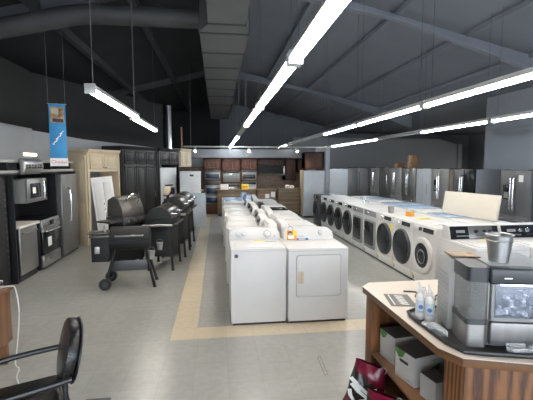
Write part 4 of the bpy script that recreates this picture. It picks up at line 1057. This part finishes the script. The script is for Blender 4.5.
m = MB(); m.box(-.121, -.004, -.004, .214, H-.075, H+.002, 'charcoal', .027, 3, edges='z'); m.build('tank_lid', o)
m = MB(); m.box(-.133, -.006, .225, .42, 0, H-.01, 'rail_grey', .006)
m2 = m
for i in range(9): m.box(-.136, -.132, .25, .40, .09+i*.03, .097+i*.03, 'grey_side')
m.build('vented_side', t)
# brochure on ice maker, bucket
t = thing('brochure', 'glossy brochure lying on the left of the ice maker', 'brochure', (1.475, 2.13, CT+.014+H+.0035), ia)
m = MB(); m.box(-.085, .075, -.075, .075, 0, .004, 'black', .001); m.box(-.082, .072, -.072, .072, .004, .006, 'photo'); m.box(-.06, .03, -.05, .05, .006, .0065, 'beige_card'); m.build('sheet', t)
b = bucket('galvanised bucket standing on top of the ice maker', (1.575, 1.955, CT+.014+H+.0035), 1.22, 'steel_bucket', None, False)
del b
# bottles
def bottle(label, loc, rz):
    t = thing('spray_bottle', label, 'bottle', loc, rz, 'white bottles on the counter')
    m = MB(); m.lathe([(0, 0), (.026, 0), (.028, .01), (.028, .135), (.024, .155), (.013, .168), (.013, .178), (0, .178)], 'white_plastic', n=20); m.build('bottle_body', t)
    m = MB(); m.lathe([(.0285, .04), (.0287, .042), (.0287, .125), (.0285, .127)], 'enamel_cool', n=20); m.cyl((0, -.026, .085), (0, -.0295, .085), .014, 'blue_label', n=14); m.box(-.014, .014, -.0293, -.026, .05, .058, 'grey_line'); m.build('label', t)
    m = MB(); m.lathe([(.015, .178), (.015, .195), (.011, .20), (.004, .245), (0, .246)], 'white_plastic', n=14, xf=Matrix.Translation((0, 0, .178)) @ Matrix.Rotation(R(-10), 4, 'Y') @ Matrix.Translation((0, 0, -.178))); m.build('nozzle_cap', t)
    return t
b1 = bottle('white nozzle bottle nearer the leaflet, left of two', (1.29, 2.265, CT+.013), R(-20))
b2 = dup(b1, (1.318, 2.20, CT+.013), R(-30), 'white nozzle bottle nearer the ice maker, right of two')
# clear plastic liners, scoop and cord on the counter
m = MB(); random.seed(3)
for i in range(9):
    a = random.uniform(0, 6.28); cxx, cyy = 1.31+random.uniform(-.02, .01), 2.03+random.uniform(-.03, .05)
    m.tube([(cxx-.03, cyy+.05, .012), (cxx, cyy+random.uniform(-.02, .02), .03), (cxx+.02, cyy-.06, .012)], .010, 'clear', n=6)
m.quad([(1.27, 2.12, .004), (1.28, 1.95, .006), (1.33, 1.95, .02), (1.345, 2.12, .012)], 'clear')
tag(m.build('plastic_liner', loc=(-.02, .03, CT+.0165)), 'crumpled clear plastic liner on the black tray', 'plastic wrap')
t = thing('ice_scoop', 'clear plastic ice scoop on the tray before the ice maker', 'scoop', (1.56, 1.755, CT+.021), R(-100))
m = MB(); pr = [(.035*math.cos(a), .035+.035*math.sin(a)) for a in [math.pi+math.pi*k/10 for k in range(11)]]
m.prism(pr+[(x*.9, .035+(z-.035)*.9) for x, z in reversed(pr)], 'y', -.05, .05, 'clear', .001); m.build('scoop_bowl', t)
m = MB(); m.tube([(0, .05, .03), (.01, .10, .04), (.02, .14, .035)], .010, 'clear', n=8); m.build('handle', t)
m = MB(); m.tube([(1.45, 2.80, .007), (1.54, 2.76, .007), (1.48, 2.66, .007), (1.58, 2.58, .007), (1.66, 2.68, .007), (1.78, 2.62, .007), (1.95, 2.60, .007)], .006, 'black', n=6)
tag(m.build('power_cord', loc=(0, 0, CT+.001)), 'black power cord curling on the counter behind the bottles', 'cord')
m = MB(); m.lathe([(0, 0), (.035, 0), (.03, .06), (.012, .13), (0, .13)], 'clear', n=14); tag(m.build('plastic_funnel', loc=(1.46, 2.52, CT+.002)), 'clear plastic funnel behind the white bottles', 'funnel')

# ------------------------------------------------------------------ pellet bags by the counter
def bag(label, loc, rot, w=.34, h=.52, d=.13, seed=1):
    random.seed(seed)
    t = thing('pellet_bag', label, 'bag', loc, 0, 'burgundy bags leaning on the counter', rot=rot)
    bm = bmesh.new(); nx, nz = 16, 22
    def pt(i, j, s):
        u = i/nx*2-1; v = j/nz
        edge = (1-abs(u)**3)*(math.sin(math.pi*min(1, max(0, v*.96+.02)))**.45)
        wv = .010*math.sin(9*u+4*v*3+seed)+.008*math.sin(17*v+5*u+seed*2)
        x = u*w/2*(1-.08*math.sin(math.pi*v)+.03*math.sin(11*v+seed))*(1-.32*v); z = v*h
        return Vector((x, s*(d/2*edge)+wv*edge, z))
    grid = {}
    for s in (-1, 1):
        for i in range(nx+1):
            for j in range(nz+1): grid[s, i, j] = bm.verts.new(pt(i, j, s))
    bm.verts.ensure_lookup_table()
    for s in (-1, 1):
        for i in range(nx):
            for j in range(nz):
                f = (grid[s, i, j], grid[s, i+1, j], grid[s, i+1, j+1], grid[s, i, j+1])
                fc = bm.faces.new(f if s < 0 else f[::-1])
                v = (j+.5)/nz; u = (i+.5)/nx
                fc.material_index = 1 if (.30 < v+.25*(u-.5) < .50 or .60 < v+.2*(u-.5) < .76 or v < .12) else 0
                fc.smooth = True
    bmesh.ops.remove_doubles(bm, verts=bm.verts[:], dist=.002)
    bmesh.ops.recalc_face_normals(bm, faces=bm.faces[:])
    me = bpy.data.meshes.new('bag_film'); bm.to_mesh(me); bm.free()
    me.materials.append(M['wine']); me.materials.append(M['bag_black'])
    o = bpy.data.objects.new('bag_film', me); COL.objects.link(o); o.parent = t
    for k, (x, z, rr, wd) in enumerate(((-.02, h*.62, 25, .20), (-.02, h*.54, 25, .17), (.05, h*.30, 40, .15), (-.05, h*.2, 30, .12), (.06, h*.47, -35, .10), (-.08, h*.42, 60, .09), (.1, h*.62, 50, .08))):
        m = MB()
        m.prism([(-wd/2, -.012), (-wd*.1, -.02), (wd/2, -.006), (wd*.42, .016), (wd*.05, .008), (-wd*.45, .018)], 'y', -.006, 0, 'paper', .001, xf=Matrix.Translation((x, -d/2-.010, z)) @ Matrix.Rotation(R(rr), 4, 'Y'))
        m.build('printed_slash', o)
    m = MB(); m.torus((.1, -.0, h-.01), .02, .003, 'grey_line', n=16, k=5); m.build('drawstring', t)
    return t
bag('burgundy and black bag with white print leaning by the counter post', (1.055, 2.64, .0), (R(-4), R(8), R(-40)), .34, .43, .13, 1)
bag('burgundy and black bag leaning on the counter shelf, nearer the viewer', (1.10, 2.30, .0), (R(-3), R(-3), R(-50)), .38, .37, .13, 5)

# ------------------------------------------------------------------ chair, desk
def chair(label, loc, rz):
    t = thing('armchair', label, 'chair', loc, rz)       # faces -y locally
    m = MB(); m.box(-.24, .24, -.24, .22, .40, .48, 'vinyl', .035, 4); m.build('seat', t)
    bm = MB()
    # padded oval back, tilted
    n = 24
    prof = [(.225*math.copysign(abs(math.cos(a))**.9, math.cos(a)), .20*math.copysign(abs(math.sin(a))**.9, math.sin(a))) for a in [2*math.pi*k/n for k in range(n)]]
    xf = Matrix.Translation((0, .27, .745)) @ Matrix.Rotation(R(-12), 4, 'X')
    bm.prism(prof, 'y', -.04, .03, 'vinyl', .022, xf=xf); bm.build('backrest', t)
    m = MB(); m.prism([(x*1.03, z*1.03) for x, z in prof], 'y', .03, .042, 'black', .004, xf=xf); m.build('back_shell', t)
    for sx in (-1, 1):
        m = MB(); m.tube([(sx*.25, .26, .665), (sx*.26, .14, .66), (sx*.265, -.10, .645), (sx*.265, -.22, .60), (sx*.265, -.27, .50), (sx*.255, -.25, .30), (sx*.25, -.25, .02)], .019, 'black', n=10); m.build('armrest', t)
        m = MB(); m.tube([(sx*.2, .24, .72), (sx*.22, .23, .45), (sx*.25, .30, .02)], .015, 'black', n=10); m.cyl((sx*.25, .30, 0), (sx*.25, .30, .02), .02, 'black', n=10); m.build('leg', t)
        m = MB(); m.cyl((sx*.25, -.25, 0), (sx*.25, -.25, .02), .02, 'black', n=10); m.build('foot_cap', t)
    m = MB(); m.tube([(-.25, -.05, .40), (.25, -.05, .40)], .014, 'black', n=8, smooth=False); m.build('stretcher', t)
    return t
chair('black vinyl armchair with padded back at the lower left', (-1.21, 2.43, 0), R(-66))
bpy.data.objects['armchair'].scale = (1, 1, .955)
t = thing('side_table', 'low black table edge showing at the bottom of the view', 'table', (-.75, 2.27, 0))
m = MB(); m.box(-.075, .075, -.14, .13, .425, .45, 'black', .004); m.build('table_top', t)
for sx in (-.055, .055):
    for sy in (-.11, .1):
        m = MB(); m.cyl((sx, sy, 0), (sx, sy, .425), .012, 'black', n=8); m.build('leg', t)
t = thing('desk', 'brown wooden desk end at the left edge of the floor', 'desk', (-1.98, 3.88, 0))
m = MB(); m.box(-1.1, .03, -.62, .02, .72, .75, 'desk_wood', .004); m.build('desk_top', t)
m = MB(); m.box(-.03, 0, -.58, 0, .22, .72, 'desk_wood', .003); m.build('end_panel', t)
for x in (-1.0, -.09):
    for y in (-.56, -.07):
        m = MB(); m.box(x, x+.06, y, y+.05, 0, .72, 'desk_wood', .004); m.build('leg', t)
t = thing('wire_tray', 'white wire letter tray standing on the brown desk', 'tray', (-2.10, 3.72, .752))
m = MB()
for i in range(7): m.tube([(-.16, -.12+i*.04, .06), (-.16, -.12+i*.04, .004), (.08, -.12+i*.04, .004), (.08, -.12+i*.04, .06)], .003, 'white_plastic', n=5, smooth=False)
for z in (.004, .06): m.tube([(-.16, -.125, z), (.08, -.125, z), (.08, .125, z), (-.16, .125, z), (-.16, -.125, z)], .004, 'white_plastic', n=5, smooth=False)
m.build('wire_frame', t)
m = MB(); m.box(-.15, .06, -.11, .11, .008, .02, 'paper'); m.build('paper_stack', t)
m = MB(); m.tube([(-2.02, 3.80, .757), (-1.95, 3.84, .757), (-1.92, 3.86, .72), (-1.90, 3.86, .5), (-1.92, 3.84, .2), (-1.93, 3.80, .01), (-1.85, 3.70, .008), (-1.80, 3.55, .008), (-1.72, 3.42, .008)], .006, 'white_plastic', n=6)
tag(m.build('power_cord'), 'white cord hanging from the brown desk down to the floor', 'cord')

# ------------------------------------------------------------------ camera, world, view
cam = bpy.data.cameras.new('camera'); cam.sensor_width = 36; cam.lens = 36*385/533
co = bpy.data.objects.new('camera', cam); COL.objects.link(co)
co.location = (0, 0, 1.9); co.rotation_euler = (R(90)-math.atan(35/385), 0, -math.atan(49.5/385))
cam.clip_start = .05; SC.camera = co
w = bpy.data.worlds.new('world'); SC.world = w; w.use_nodes = True
bg = w.node_tree.nodes['Background']; bg.inputs[0].default_value = (.82, .90, 1., 1); bg.inputs[1].default_value = 8.
SC.view_settings.view_transform = 'Standard'; SC.view_settings.look = 'None'
SC.view_settings.gamma = 1; SC.view_settings.exposure = 0.6
try: SC.cycles.use_denoising = True
except Exception: pass
